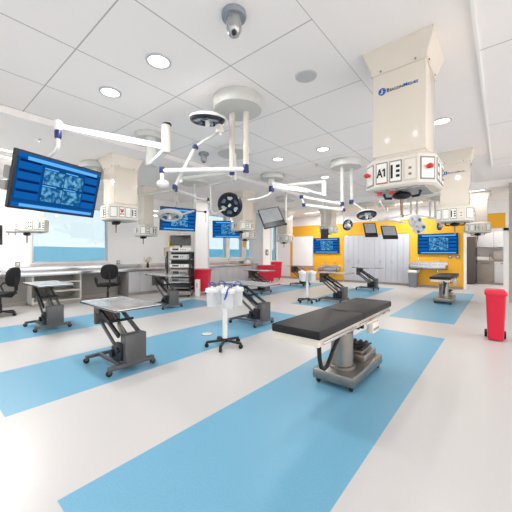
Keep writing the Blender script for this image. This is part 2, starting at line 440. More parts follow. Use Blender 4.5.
def dome_cam(x, y, z, s, label):
    t = thing('dome_camera', label, 'camera', (x, y, z), group='ceiling dome cameras')
    MB().lathe([(0.1 * s, 0.0), (0.105 * s, -0.02 * s), (0.098 * s, -0.045 * s), (0.06 * s, -0.05 * s)], seg=32).build('mounting_ring', ['domerim'], t)
    MB().lathe([(0.064 * s, -0.04 * s), (0.064 * s, -0.13 * s), (0.06 * s, -0.15 * s), (0.045 * s, -0.18 * s), (0.025 * s, -0.195 * s), (0.001, -0.198 * s)], seg=32).build('housing', ['domegl'], t)
    MB().ball((0.02 * s, -0.02 * s, -0.178 * s), 0.024 * s).build('lens', ['black'], t)
    return t
dome_cam(-1.89, 1.95, ZC, 1.1, 'large silver dome camera at the top of the view on the tiled ceiling')
dome_cam(-5.04, 4.25, ZC, 1.1, 'small silver dome camera hanging beyond the ring surgical light')
t = thing('ceiling_speaker', 'round pale grey speaker grille between dome camera and service column', 'speaker', (-1.87, 3.21, ZC))
MB().lathe([(0.135, 0.003), (0.135, -0.01), (0.12, -0.014)], seg=36).build('rim', ['canopy'], t)
MB().lathe([(0.12, -0.008), (0.12, -0.015)], seg=36).build('grille', ['speaker'], t)
def sprinkler(x, y, z, label):
    t = thing('sprinkler', label, 'sprinkler', (x, y, z), group='ceiling sprinklers')
    MB().lathe([(0.045, 0.002), (0.04, -0.008), (0.012, -0.012), (0.012, -0.04), (0.03, -0.044), (0.03, -0.048)], seg=16).build('head', ['chrome'], t)
sprinkler(*[(v) for v in at(39, 139, 5.43)[:2]], 3.55, 'small chrome sprinkler on the low ceiling above the near wall screen')
sprinkler(-3.52, 6.55, ZC, 'tiny chrome sprinkler on the tiles in the middle distance')

# ------------------------------------------------------------------ ceiling service columns
def plate(b, cx, cy, cz, w, h, n, kind, th=0.008):
    """flat plate on a vertical face with outward normal n (unit, horizontal); returns nothing"""
    n = Vector(n); u = Vector((-n.y, n.x, 0))
    R = Matrix((u, n, Vector((0, 0, 1)))).transposed()
    b.m(0).box(Vector((cx, cy, cz)) + n * 0.002, (w, th, h), 0.0, R)
    if kind:
        b.m(1).box(Vector((cx, cy, cz)) + n * 0.004, (w * 0.86, th, h * 0.88), 0.0, R)
    if kind in ('outlet', 'photo'):
        b.m(2)
        for sx, sz in (((-0.2, 0.2), (0.2, 0.2), (-0.2, -0.2), (0.2, -0.2)) if kind == 'outlet' else ((0, 0.05), (0.0, -0.22))):
            p = Vector((cx, cy, cz)) + n * 0.006 + u * (sx * w) + Vector((0, 0, sz * h))
            b.box(p, (w * 0.2 if kind == 'outlet' else w * 0.24, th, h * (0.14 if kind == 'outlet' else 0.1)), 0.0, R)
    if kind == 'strip':
        b.m(2).box(Vector((cx, cy, cz)) + n * 0.006 + u * (-0.3 * w), (w * 0.18, th, h * 0.62), 0.0, R)
        for sz in (0.22, 0.0, -0.22):
            b.m(2).box(Vector((cx, cy, cz)) + n * 0.006 + u * (0.2 * w) + Vector((0, 0, sz * h)), (w * 0.3, th, h * 0.12), 0.0, R)

def service_column(x, y, zc, label, zb=2.135, logo=False, a1=False, half=0.26, frontx=False):
    t = thing('service_column', label, 'service column', (x, y, zc), group='ceiling service columns')
    zt = zb + 0.31 - zc; zb2 = zb - zc; z0 = 0.0
    s = half
    # flared ceiling skirt
    def sq(h, z): return [(-h, -h, z), (h, -h, z), (h, h, z), (-h, h, z)]
    sk = MB().loft([sq(s + 0.085, 0.0), sq(s + 0.085, -0.012), sq(s + 0.012, -0.2), sq(s + 0.012, -0.25)]).build('ceiling_skirt', ['cream'], t)
    sb = MB()
    for px in (-0.17, 0.17): sb.cyl((px, -s - 0.006, -0.225), (px, -s - 0.022, -0.225), 0.011, seg=10); sb.cyl((s + 0.006, px, -0.225), (s + 0.022, px, -0.225), 0.011, seg=10)
    sb.build('bolt', ['plateframe'], sk)
    MB().span(-s, s, -s, s, zt + 0.06, -0.24, 0.006).build('column', ['cream'], t)
    # octagonal head
    H, c = (0.345, 0.135) if half > 0.25 else (0.30, 0.12)
    def octo(h, cc, z): return [(-h + cc, -h, z), (h - cc, -h, z), (h, -h + cc, z), (h, h - cc, z), (h - cc, h, z), (-h + cc, h, z), (-h, h - cc, z), (-h, -h + cc, z)]
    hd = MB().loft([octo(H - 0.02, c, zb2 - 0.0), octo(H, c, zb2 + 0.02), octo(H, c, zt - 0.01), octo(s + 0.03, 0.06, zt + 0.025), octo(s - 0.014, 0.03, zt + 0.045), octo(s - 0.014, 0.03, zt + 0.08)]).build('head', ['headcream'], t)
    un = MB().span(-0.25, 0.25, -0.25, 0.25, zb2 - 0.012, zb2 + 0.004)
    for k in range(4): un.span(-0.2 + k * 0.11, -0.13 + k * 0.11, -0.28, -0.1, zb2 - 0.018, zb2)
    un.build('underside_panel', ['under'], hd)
    zm = (zb2 + 0.02 + zt - 0.01) / 2; ph = 0.225
    def pl(nm, cx, cy, w, n, kind, mats=('plateframe', 'plate', 'ink')):
        b = MB(); plate(b, cx, cy, zm, w, ph, n, kind); return b.build(nm, list(mats), hd)
    for n, f in (((0, -1, 0), 1), ((1, 0, 0), 1), ((-1, 0, 0), 0)):
        nv = Vector(n); u = Vector((-nv.y, nv.x, 0)); kinds = ['blank', 'strip', 'photo'] if n[1] else ['outlet', 'blank', 'strip']
        for i, k in enumerate(kinds):
            p = nv * H + u * ((-0.137 + i * 0.137) * H / 0.345)
            if n[1]: q = pl('socket_plate', p.x, p.y, 0.118, n, k, ('plateframe' if i < 2 else 'beige', 'plate' if i < 2 else 'headcream', 'ink' if i < 2 else 'tan'))
            else: q = pl('socket_plate', p.x, p.y, 0.118, n, k)
            if frontx and n[0] == 1 and i == 0: MB().cyl((p.x, p.y, zm + 0.01), (p.x + 0.03, p.y, zm + 0.01), 0.026).build('red_knob', ['redknob'], q)
            if a1 and n[1] and i == 0:
                text_mesh('lettering', 'A', 0.125, 'ink', q, (p.x - 0.047, -H - 0.0105, zm - 0.042), (PI / 2, 0, 0))[0].scale = (0.66, 1, 1)
                MB().span(p.x + 0.022, p.x + 0.037, -H - 0.012, -H - 0.009, zm - 0.042, zm + 0.045).bar((p.x + 0.029, -H - 0.0105, zm + 0.042), (p.x + 0.008, -H - 0.0105, zm + 0.022), 0.003, 0.013).build('lettering', ['ink'], q)
                q['label'] = 'white plate with black A1'
                MB().span(p.x - 0.05, p.x + 0.05, -H - 0.009, -H, zm - ph / 2 + 0.004, zm - ph / 2 + 0.012).build('red_line', ['redknob'], q)
    for n in ((0.7071, -0.7071, 0), (-0.7071, -0.7071, 0)):
        nv = Vector(n); p = nv * ((2 * H - c) / 1.41421)
        q = pl('socket_plate', p.x, p.y, 0.15, n, 'blank')
        if a1: MB().cyl(Vector((p.x, p.y, zm + 0.01)), Vector((p.x, p.y, zm + 0.01)) + nv * 0.035, 0.018).ball(Vector((p.x, p.y, zm + 0.01)) + nv * 0.042, 0.032, (1, 1, 0.8)).build('red_knob', ['redknob'], q)
    # black handle frame and probe underneath
    hb = MB().ball((0, -0.1, zb2 - 0.055), 0.1, (1.0, 0.8, 0.42))
    hb.tube([(-0.17, -0.1, zb2), (-0.185, -0.1, zb2 - 0.03), (-0.17, -0.1, zb2 - 0.07), (-0.1, -0.1, zb2 - 0.075)], 0.014)
    hb.tube([(0.17, -0.1, zb2), (0.185, -0.1, zb2 - 0.03), (0.17, -0.1, zb2 - 0.07), (0.1, -0.1, zb2 - 0.075)], 0.014)
    hb.cyl((0, -0.1, zb2), (0, -0.1, zb2 - 0.04), 0.05)
    hh = hb.build('hose_hanger', ['black'], t)
    MB().cyl((0, -0.1, zb2 - 0.08), (0, -0.1, zb2 - 0.27), 0.019, 0.013).build('probe', ['tan'], hh)
    for px in ((-0.2, -0.07) if a1 else ()): MB().span(px - 0.022, px + 0.022, -0.24, -0.2, zb2 - 0.05, zb2 - 0.005, 0.004).build('red_connector', ['redknob'], hd)
    if logo:
        zl = 3.205 - zc
        MB().cyl((-0.158, -s - 0.0, zl), (-0.158, -s - 0.004, zl), 0.039, seg=28).build('logo_disc', ['inkblue'], t)
        MB().span(-0.162, -0.155, -s - 0.006, -s, zl - 0.018, zl + 0.024).span(-0.176, -0.152, -s - 0.006, -s, zl - 0.022, zl - 0.015).span(-0.158, -0.146, -s - 0.006, -s, zl - 0.004, zl + 0.002).build('logo_mark', ['plate'], t)
        xx = -0.112; zz = zl - 0.02
        for body, size, mt in (('B', 0.052, 'inknavy'), ('EACON', 0.038, 'inknavy'), ('M', 0.052, 'inkblue'), ('EDÆS', 0.038, 'inkblue')):
            o, w = text_mesh('logo_lettering', body, size, mt, t, (xx, -s - 0.003, zz), (PI / 2, 0, 0))
            xx += w + 0.006
    return t

service_column(-0.845, 3.61, ZC, 'tall cream service column marked A1 with a red-knobbed head, nearest the viewer', logo=True, a1=True)
service_column(-0.80, 7.93, ZC, 'cream service column with a blue round mark, behind the A1 column', logo=True)
service_column(-0.62, 12.35, 3.45, 'cream service column before the kitchen doorway, third in the right-hand row', zb=2.12)
service_column(-6.60, 3.15, 3.55, 'cream service column right of the near wall screen, before the left window', zb=2.17, frontx=True)
service_column(-6.95, 7.6, 3.55, 'cream service column behind the dark round surgical light', zb=2.22)
service_column(-6.0, 12.3, 3.45, 'pale service column in front of the far screen and grey lockers', zb=2.35)
service_column(-8.81, 2.03, 3.55, 'service column half hidden under the near wall screen', zb=1.96, half=0.2)
service_column(-8.80, 5.03, 3.55, 'service column near the window wall, between left column and boom screen', zb=2.0, half=0.17)
service_column(-7.95, 11.7, 3.45, 'pale service column beside the tilted dark monitor, left of the whiteboard', zb=1.98)
service_column(-8.35, 9.4, 3.55, 'service column before the far windows, right of the boom screen', zb=2.05)

# ------------------------------------------------------------------ screens
def frame_from(center, xdir, tilt):
    """rotation with local x along xdir (horizontal), screen normal -y tilted down by tilt"""
    x = Vector(xdir).normalized(); n = Vector((x.y, -x.x, 0))          # normal (towards viewer) = -local y
    n = (n * math.cos(tilt) + Vector((0, 0, -1)) * math.sin(tilt)).normalized()
    yv = -n; z = x.cross(yv).normalized()
    return Matrix((x, yv, z)).transposed()

def screen_parts(t, W, Hh, R, depth=0.06, ui=True, glare=False):
    bz = 0.028
    MB().box((0, 0, 0), (W, depth, Hh), 0.008).m(0).box((0, depth / 2 + 0.02, 0), (W * 0.5, 0.05, Hh * 0.5), 0.01).xf(R).build('casing', ['black'], t)
    b = MB(); f = -depth / 2 - 0.002
    w, h = W - 2 * bz, Hh - 2 * bz
    def rect(x0, x1, z0, z1, mi, lift=0.0):
        b.m(mi).span(-w / 2 + x0 * w, -w / 2 + x1 * w, f - 0.0006 * lift - 0.0008, f + 0.001, -h / 2 + z0 * h, -h / 2 + z1 * h)
    if ui:
        rect(0, 1, 0, 1, 0)
        rect(0, 1, 0.92, 1, 1, 1); rect(0.1, 0.96, 0.89, 0.955, 2, 2)
        rect(0, 1, 0, 0.09, 1, 1); rect(0.08, 0.97, 0.015, 0.07, 2, 2)
        for i in range(4):
            z = 0.16 + i * 0.185
            rect(0.02, 0.26, z, z + 0.125, 1, 1); rect(0.03, 0.25, z + 0.13, z + 0.17, 3, 1)
            rect(0.80, 0.98, z, z + 0.125, 1, 1); rect(0.80, 0.98, z + 0.13, z + 0.17, 3, 1)
        for i in range(2):
            for j in range(2):
                rect(0.29 + i * 0.25, 0.53 + i * 0.25, 0.17 + j * 0.34, 0.45 + j * 0.34, 4, 2)
                rect(0.29 + i * 0.25, 0.45 + i * 0.25, 0.465 + j * 0.34, 0.485 + j * 0.34, 2, 2)
        b.xf(R).build('screen', ['scr0', 'scr1', 'scr2', 'scr3', 'pic'], t)
    else:
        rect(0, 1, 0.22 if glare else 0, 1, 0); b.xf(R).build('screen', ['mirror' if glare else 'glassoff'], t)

def tv(name, label, c, xdir, tilt, W=1.2, Hh=0.69, ui=True, depth=0.06, group='blue lit screens', glare=False, roll=0.0):
    t = thing(name, label, 'screen', c, group=group)
    R = frame_from(c, xdir, tilt) @ Matrix.Rotation(-roll, 3, 'Y'); screen_parts(t, W, Hh, R, depth, ui, glare)
    return t, R
# near TV
C1 = (at(17, 149, 3.62) + at(6, 205, 3.62) + at(100, 174, 4.69) + at(91, 217, 4.69)) / 4
xd1 = at(95, 195, 4.69) - at(11, 177, 3.62); xd1.z = 0
tv1, R1 = tv('wall_screen', 'large blue lit screen hung from a white arm, nearest on the left', C1, xd1, math.radians(15), W=xd1.length + 0.03, Hh=0.735)
mt = MB().box((0.0, 0.1, 0.0), (0.25, 0.1, 0.25), 0.01).box((-0.28, 0.1, 0.1), (0.16, 0.12, 0.2), 0.01).box((-0.5, 0.1, 0.06), (0.2, 0.13, 0.16), 0.02).box((-0.52, 0.1, -0.1), (0.2, 0.13, 0.13), 0.02).xf(R1)
mt.build('rear_mount', ['plateframe'], tv1)
tv2, R2 = tv('boom_screen', 'blue lit screen hanging above the black equipment rack', at(178.3, 219.3, 8.2), (0.98 * CS - 0.78 * SN * 0.9, 0.98 * SN + 0.78 * CS * 0.9, 0), math.radians(7), W=1.02, Hh=0.64)
tv3, R3 = tv('boom_screen', 'blue lit screen hanging before the far windows', at(227.3, 229.3, 11.5), (CS - 0.12 * SN, SN + 0.12 * CS, 0), math.radians(4), W=1.14, Hh=0.66)
t, R = tv('mounted_screen', 'blue lit screen on the far yellow wall beside the whiteboard', (-7.1, FY - 0.05, 1.84), (1, 0, 0), 0, W=1.46, Hh=0.80)
t, R = tv('mounted_screen', 'blue lit screen on the yellow wall near the kitchen doorway', (-2.07, FY - 0.05, 1.83), (1, 0, 0), 0, W=1.45, Hh=0.86)

# dark switched-off monitors on booms
def monitor(label, c, xd, tilt, W, Hh, glare=True, roll=0.0):
    t, R = tv('boom_monitor', label, c, xd, tilt, W, Hh, ui=False, depth=0.05, group='dark monitors on booms', glare=glare, roll=roll); return t, R
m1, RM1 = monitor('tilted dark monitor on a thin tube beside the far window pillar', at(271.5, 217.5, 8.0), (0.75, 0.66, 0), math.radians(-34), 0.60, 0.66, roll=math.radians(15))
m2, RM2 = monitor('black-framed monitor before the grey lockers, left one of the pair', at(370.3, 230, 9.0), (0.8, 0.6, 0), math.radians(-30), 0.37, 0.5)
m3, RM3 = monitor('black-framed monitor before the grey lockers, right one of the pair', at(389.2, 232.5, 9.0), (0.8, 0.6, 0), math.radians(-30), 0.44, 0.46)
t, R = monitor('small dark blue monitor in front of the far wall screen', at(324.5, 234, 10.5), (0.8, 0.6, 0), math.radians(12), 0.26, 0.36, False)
MB().cyl((0, 0.02, 0.15), (0, 0.02, 3.45 - at(324.5, 234, 10.5).z), 0.016).build('drop_tube', ['canopy'], t)

# ------------------------------------------------------------------ canopies, arms and lights
def V(p): return p if isinstance(p, Vector) else Vector(p)
class Boom:
    """ceiling canopy with drop tubes and arms: one thing, parts in local coordinates"""
    def __init__(s, label, x, y, z, r, h, cat='ceiling boom'):
        s.o = Vector((x, y, z))
        s.t = thing('ceiling_boom', label, cat, (x, y, z), group='round ceiling booms')
        MB().lathe([(r * 0.96, 0), (r, -0.02), (r, -h + 0.03), (r * 0.97, -h), (0.05, -h)], seg=40).build('canopy', ['canopy'], s.t)
    def L(s, p): return V(p) - s.o
    def tube(s, x, y, z0, z1, r=0.042, m='tubepale', nm='drop_tube'):
        return MB().cyl(s.L((x, y, z0)), s.L((x, y, z1)), r, seg=18).build(nm, [m], s.t)
    def joint(s, p, r=0.045, h=0.1, m='navy'):
        p = s.L(p); return MB().lathe([(r * 0.85, -h / 2), (r, -h / 2 + 0.012), (r, h / 2 - 0.012), (r * 0.85, h / 2)], p, seg=18).build('joint', [m], s.t)
    def arm(s, p0, p1, r=0.03, r1=None, m='white', nm='arm'):
        return MB().cyl(s.L(p0), s.L(p1), r, r1 or r, seg=14).build(nm, [m], s.t)
    def boxarm(s, p0, p1, w, h, m='white', nm='arm'):
        return MB().bar(s.L(p0), s.L(p1), w, h, min(w, h) * 0.3).build(nm, [m], s.t)
    def curve(s, pts, r=0.025, m='canopy', nm='arm'):
        return MB().tube([s.L(p) for p in pts], r, 12).build(nm, [m], s.t)
    def lamp(s, p, n, r=0.3, ring='lampdark', pods=6, body='white'):
        """surgical lamp head: shallow dish whose light side faces n"""
        p = s.L(p); n = Vector(n).normalized()
        hd = MB().lathe([(r * 0.3, -0.06), (r * 0.75, -0.052), (r * 0.97, -0.022), (r, 0.0), (r * 0.93, 0.012), (r * 0.9, -0.01), (0.02, -0.012)], p, n, 36).build('lamp_head', [body], s.t)
        MB().torus(p + n * 0.006, n, r * 0.8, r * 0.17, 36, 10).build('lamp_ring', [ring], hd)
        up = Vector((0, 0, 1)) if abs(n.z) < 0.95 else Vector((1, 0, 0)); x = up.cross(n).normalized(); y = n.cross(x)
        for k in range(pods):
            a = 2 * PI * k / pods + 0.4; q = p + (x * math.cos(a) + y * math.sin(a)) * r * 0.62
            MB().lathe([(r * 0.2, -0.01), (r * 0.22, 0.03), (r * 0.17, 0.045), (0.01, 0.035)], q, n, 18).build('light_pod', ['lampglass' if k % 2 else 'lampblue'], hd)
        MB().lathe([(0.035, 0.0), (0.03, 0.09), (0.022, 0.11), (0.001, 0.112)], p, n, 16).build('handle', ['white'], hd)
        return hd

# 1: big canopy over the cart with twin tubes, long arm, spring arm and ring lamp
b1 = Boom('large round canopy with two drop tubes and a ring surgical light, nearest the viewer', -2.90, 3.07, ZC, 0.35, 0.17)
d = 4.25
pA = at(246, 168.5, d); pB = at(232, 172.5, 4.3)
b1.tube(pA.x, pA.y, ZC - 0.16, pA.z + 0.03); b1.tube(pB.x, pB.y, ZC - 0.16, pB.z + 0.02)
b1.joint(pA, 0.045, 0.12); b1.joint(pB, 0.04, 0.07)
e1 = at(162, 170, d)
b1.arm(pA + Vector((0, 0, -0.01)), e1 + Vector((0, 0, -.01)), 0.032)
b1.joint(e1, 0.04, 0.09)
b1.arm(e1 + Vector((0, 0, -0.03)), at(162, 181, d), 0.026, nm='stub')
MB().ball(b1.L(at(163, 184, d)), 0.075, (1.2, 1.2, 0.8)).build('motor_housing', ['white'], b1.t)
e2 = at(180, 178.5, 4.35)
b1.arm(pB, e2, 0.026, m='canopy')
b1.joint(e2 + Vector((0, 0, -0.02)), 0.035, 0.08, 'white')
k1 = at(175, 187, 4.35); k2 = at(195.5, 147, 4.25)
b1.arm(e2, k1, 0.024, nm='stub'); b1.joint(k1, 0.04, 0.07)
b1.arm(k1, k2, 0.028, 0.025, m='canopy', nm='spring_arm'); b1.joint(k2, 0.042, 0.06)
b1.curve([k2, at(205, 140, 4.2), at(214, 135, 4.15), at(221, 131, 4.12), at(225.5, 126, 4.1), at(226.5, 121, 4.1), at(224, 117, 4.1)], 0.02)
MB().box(b1.L(at(219.5, 129, 4.1)), (0.09, 0.09, 0.11), 0.015).cyl(b1.L(at(220, 132, 4.1)), b1.L(at(220.5, 135.5, 4.1)), 0.02).build('lamp_motor', ['headcream'], b1.t)
b1.lamp(at(207.5, 119, 4.1), (-0.12, 0.1, -1), 0.25)

# 2: boom over the near screen
b2 = Boom('round canopy beyond the two near downlights carrying the long white screen arm', -5.02, 2.92, ZC, 0.24, 0.1)
q0 = Vector((-4.95, 2.93, 3.2)); qe = at(166, 149, 4.7); qt = at(167, 125.5, 4.7)
b2.tube(q0.x, q0.y, ZC - 0.09, 3.05, 0.1, 'canopy')
b2.boxarm((-4.95, 2.93, qe.z - 0.02), qe + Vector((0, 0, -0.02)), 0.1, 0.07)
b2.tube(qe.x, qe.y, qe.z - 0.06, qt.z, 0.07, 'headcream', 'elbow_post')
MB().lathe([(0.07, 0), (0.072, 0.02), (0.06, 0.032)], b2.L(qt), seg=18).build('elbow_cap', ['black'], b2.t)
qs = at(163, 146.5, 4.65); qf = at(63, 127, 4.0)
MB().loft([[b2.L(qf) + Vector((0, y * 0.028, z * 0.03)) for y, z in ((-1, -1), (1, -1), (1, 1), (-1, 1))], [b2.L(qs) + Vector((0, y * 0.04, z * 0.048)) for y, z in ((-1, -1), (1, -1), (1, 1), (-1, 1))]]).build('spring_arm', ['white'], b2.t)
qd = at(58, 131, 4.0)
MB().lathe([(0.05, -0.02), (0.05, 0.1), (0.03, 0.115)], b2.L(at(58.5, 129, 4.0)), seg=18).build('arm_end', ['white'], b2.t)
b2.joint(at(58, 134.5, 4.0), 0.042, 0.11)
tvb = C1 + R1 @ Vector((0.0, 0.14, 0.05))
b2.curve([at(58, 138, 4.0), at(58, 146, 4.02), at(56, 151, 4.05), at(52, 154, 4.08), at(48, 157, 4.12), tvb + Vector((0, 0, 0.1)), tvb], 0.026, 'white', 'screen_hanger')

# 3: big tapered arm in the middle distance
b3 = Boom('round canopy with a tapered white double spring arm, in the middle of the ceiling', -4.98, 6.68, ZC, 0.33, 0.13)
c3 = at(271.5, 186, 8.3)
b3.tube(c3.x, c3.y, ZC - 0.12, c3.z - 0.03, 0.09, 'headcream', 'drop_tube')
b3.joint(at(271.5, 189, 8.2), 0.075, 0.16)
MB().loft([[b3.L(at(273, 185, 8.2)) + Vector((0, y * 0.06, z * 0.09)) for y, z in ((-1, -1), (1, -1), (1, 1), (-1, 1))], [b3.L(at(310, 191, 7.6)) + Vector((0, y * 0.05, z * 0.05)) for y, z in ((-1, -1), (1, -1), (1, 1), (-1, 1))]]).build('arm', ['white'], b3.t)
b3.boxarm(at(288, 185, 7.9), at(324, 182, 7.4), 0.09, 0.08, 'canopy')
b3.tube(*at(324, 182, 7.4)[:2], at(324, 181, 7.4).z, at(324, 196, 7.4).z, 0.06, 'headcream', 'elbow_post')
b3.boxarm(at(308, 190.5, 7.6), at(324, 195, 7.4), 0.08, 0.06, 'canopy')
b3.curve([at(271.5, 191, 8.2), at(268, 195, 8.1), at(260, 198, 8.0), at(248, 200, 7.9)], 0.022, 'white')
# 4: twin tubes by the A1 column
b4 = Boom('round canopy with two slim tubes left of the A1 service column', -2.87, 6.8, ZC, 0.36, 0.16)
pa = at(342, 204, 7.0); pb = at(351.5, 202, 7.15)
b4.tube(pa.x, pa.y, ZC - 0.15, pa.z, 0.038, 'canopy'); b4.tube(pb.x, pb.y, ZC - 0.15, pb.z, 0.038, 'canopy')
b4.joint(pa, 0.05, 0.09); b4.joint(pb, 0.055, 0.1); b4.joint(at(343.5, 210, 7.0), 0.045, 0.08)
f1, f2 = at(301.5, 197, 7.0), at(304, 205, 7.0)
b4.arm(f1, pa, 0.03); b4.arm(f2, at(343.5, 210, 7.0), 0.035); b4.arm(f1, f2, 0.025, nm='stub'); b4.arm(pa, at(343.5, 210, 7.0), 0.024, nm='stub')
b4.joint(f1, 0.05, 0.08); b4.joint(f2, 0.045, 0.08)
b4.arm(pb, at(362, 209, 7.0), 0.026, m='canopy')
b4.arm(at(362, 209, 7.0), at(366, 213, 7.0), 0.024, m='canopy', nm='stub')
b4.lamp(at(366.5, 214.5, 7.0), (0.2, -0.3, -1), 0.235, 'lampdark', 6)
b4.arm(at(343.5, 210, 7.0), at(344, 219, 7.0), 0.02, m='canopy', nm='stub')
b4.lamp(at(347.5, 225, 6.95), (0.75, -0.55, -0.2), 0.135, 'lampdark', 6, 'canopy')

# 5: canopy near the far windows
b5 = Boom('flat round canopy above the tilted dark monitor', -6.3, 9.3, 3.55, 0.38, 0.12)
pm = at(286, 203, 8.2)
b5.tube(-6.3, 9.3, 3.45, 3.1, 0.05, 'canopy')
b5.arm((-6.3, 9.3, 3.12), (pm.x, pm.y, 3.12), 0.03, m='canopy')
b5.tube(pm.x, pm.y, 3.15, at(286, 224, 8.2).z, 0.02, 'canopy', 'hanger_tube')
b5.joint(at(286, 224, 8.2), 0.03, 0.06, 'black')
mb = at(271.5, 217.5, 8.0) + RM1 @ Vector((0, 0.06, 0))
b5.arm(at(286, 222, 8.2), mb, 0.018, m='canopy', nm='monitor_bracket')

# 6: canopy behind the near screen
b6 = Boom('round canopy partly behind the near wall screen', -7.35, 2.95, 3.55, 0.36, 0.14)
b6.tube(-7.3, 2.95, 3.42, 3.2, 0.12, 'canopy')
b6.boxarm((-7.3, 2.95, 3.22), (-6.75, 2.3, 3.22), 0.08, 0.08)
b6.curve([(-6.75, 2.3, 3.2), (-6.9, 2.2, 2.9), (-7.0, 2.1, 2.6)], 0.025, 'white')

# 7: boom over the rack, carrying a screen and a grey lamp
b7 = Boom('round canopy with a single tube above the equipment rack', -6.8, 5.38, 3.55, 0.40, 0.12)
p7 = at(193, 195, 8.45)
b7.tube(-6.8, 5.38, 3.44, 2.62, 0.05, 'canopy')
b7.joint((-6.8, 5.38, 3.1), 0.06, 0.09, 'white')
zA = 3.12
j1 = at(208.5, 199.5, 8.6); j0 = at(176, 190, 8.3)
b7.arm((-6.8, 5.38, 3.05), j1, 0.03); b7.joint(j1, 0.05, 0.08, 'black')
b7.arm((-6.8, 5.38, 3.1), j0, 0.035); b7.joint(j0, 0.05, 0.1, 'black')
tvt = at(178.3, 219.3, 8.2) + R2 @ Vector((0, 0.08, 0))
b7.arm(j0, at(175, 208, 8.3), 0.026, m='canopy', nm='screen_hanger')
b7.arm(at(178, 194, 8.3), at(178, 208, 8.3), 0.022, m='canopy', nm='screen_hanger')
b7.arm(at(174, 194, 8.3), at(180, 194, 8.3), 0.03, m='canopy', nm='stub')
b7.arm(at(175, 207, 8.3), tvt, 0.03, m='plateframe', nm='screen_bracket')
b7.arm(j0, at(140, 195, 7.8), 0.035, m='canopy')
b7.arm((-6.8, 5.38, 2.66), at(188, 212.5, 7.6), 0.026, m='canopy')
b7.arm(at(188, 212.5, 7.6), at(180, 215, 7.5), 0.024, m='canopy', nm='stub')
b7.lamp(at(170, 215, 7.4), (0.25, -0.2, -1), 0.32, 'canopy', 6, 'canopy')
b7.arm((-6.8, 5.38, 2.66), at(205.5, 212, 8.3), 0.02, m='canopy'); b7.joint(at(205.5, 212, 8.3), 0.035, 0.06, 'black')
b7.arm(at(206, 212, 8.3), at(206, 222, 8.3), 0.014, m='canopy', nm='stub')

# 8: canopy hidden behind first canopy's tubes
b8 = Boom('flat canopy behind the twin tubes of the nearest boom, carrying the dark round light', -4.40, 4.55, ZC, 0.36, 0.09)
b8.tube(-4.4, 4.55, 3.57, 3.0, 0.045, 'canopy')
g0 = at(210, 200, 6.9)
b8.arm((-4.4, 4.55, 3.03), (g0.x, g0.y, 3.03), 0.026, m='canopy')
b8.curve([(g0.x, g0.y, 3.05), at(210.5, 206, 6.9), at(211.5, 211.5, 6.9), at(214, 213.3, 6.9), at(218, 212.5, 6.95)], 0.02, 'canopy', 'yoke')
b8.lamp(at(230, 205, 6.95), (0.45, -0.78, -0.4), 0.30, 'lampdark', 6, 'lampdark')
b8.arm(at(218, 212.5, 6.95), at(229, 206, 7.04), 0.02, m='canopy', nm='yoke')

# far booms
b9 = Boom('flat round canopy left of the head of the A1 column, over the lockers', -4.2, 11.95, 3.45, 0.34, 0.1)
b9.tube(-4.2, 11.95, 3.37, 2.95, 0.04, 'canopy'); b9.arm((-4.2, 11.95, 2.98), (-5.0, 11.6, 2.98), 0.03)
b9.arm((-5.0, 11.6, 3.0), (-5.0, 11.6, 2.55), 0.02, m='canopy', nm='stub')
b10 = Boom('small flat canopy under the A1 head, over the lockers', -3.6, 12.6, 3.45, 0.34, 0.1)
b10.tube(-3.6, 12.6, 3.37, 3.05, 0.04, 'canopy')
w0 = at(379, 220, 9.2)
b10.arm((-3.6, 12.6, 3.08), (w0.x, w0.y, 3.08), 0.028)
b10.arm((w0.x, w0.y, 3.1), at(370, 221, 9.1), 0.02, m='canopy', nm='monitor_bracket')
b11 = Boom('canopy with two short tubes beneath the A1 column carrying a white lamp', -2.35, 11.95, 3.45, 0.34, 0.12)
h0, h1 = at(411, 214, 10.6), at(417, 214, 10.8)
b11.tube(h0.x, h0.y, 3.34, h0.z, 0.04, 'canopy'); b11.tube(h1.x, h1.y, 3.34, h1.z, 0.04, 'canopy')
b11.arm(h0, at(402, 216, 9.8), 0.03); b11.joint(at(402, 216, 9.8), 0.05, 0.09, 'black')
b11.arm(at(402, 216, 9.8), at(379, 220, 9.2), 0.035)
b11.arm(at(404, 222.5, 9.8), at(386, 219.5, 9.2), 0.035, nm='spring_arm')
MB().ball(b11.L(at(387, 218, 9.2)), 0.07, (1.3, 1, 1)).ball(b11.L(at(379.5, 219, 9.2)), 0.06).build('motor_housing', ['white'], b11.t)
b11.arm(h1, at(417, 220, 9.9), 0.03, nm='stub')
b11.arm(at(416, 215, 10.5), at(432, 217.5, 10.2), 0.03)
b11.lamp(at(415.5, 221.5, 9.8), (0.5, -0.8, 0.1), 0.23, 'white', 3)
b11.lamp(at(419.5, 228, 9.7), (0.4, -0.7, -0.5), 0.21, 'white', 3)
b11.arm(at(379, 222, 9.2), at(389.2, 226, 9.1), 0.02, m='canopy', nm='monitor_bracket')
b12 = Boom('short canopy with three tubes behind the second service column', -1.75, 12.35, 3.45, 0.3, 0.1)
g = at(440.5, 217.5, 10.8)
for q in (430, 435, 440):
    p = at(q, 217.5, 10.8); b12.tube(p.x, p.y, 3.36, p.z, 0.035, 'canopy')
b12.arm(at(428, 218, 10.8), at(442, 218, 10.8), 0.035)
b12.arm(g, at(440.5, 222, 10.6), 0.022, m='canopy', nm='stub')
b12.lamp(at(440, 225, 10.5), (0.9, -0.3, -0.2), 0.2, 'lampdark', 6, 'canopy')

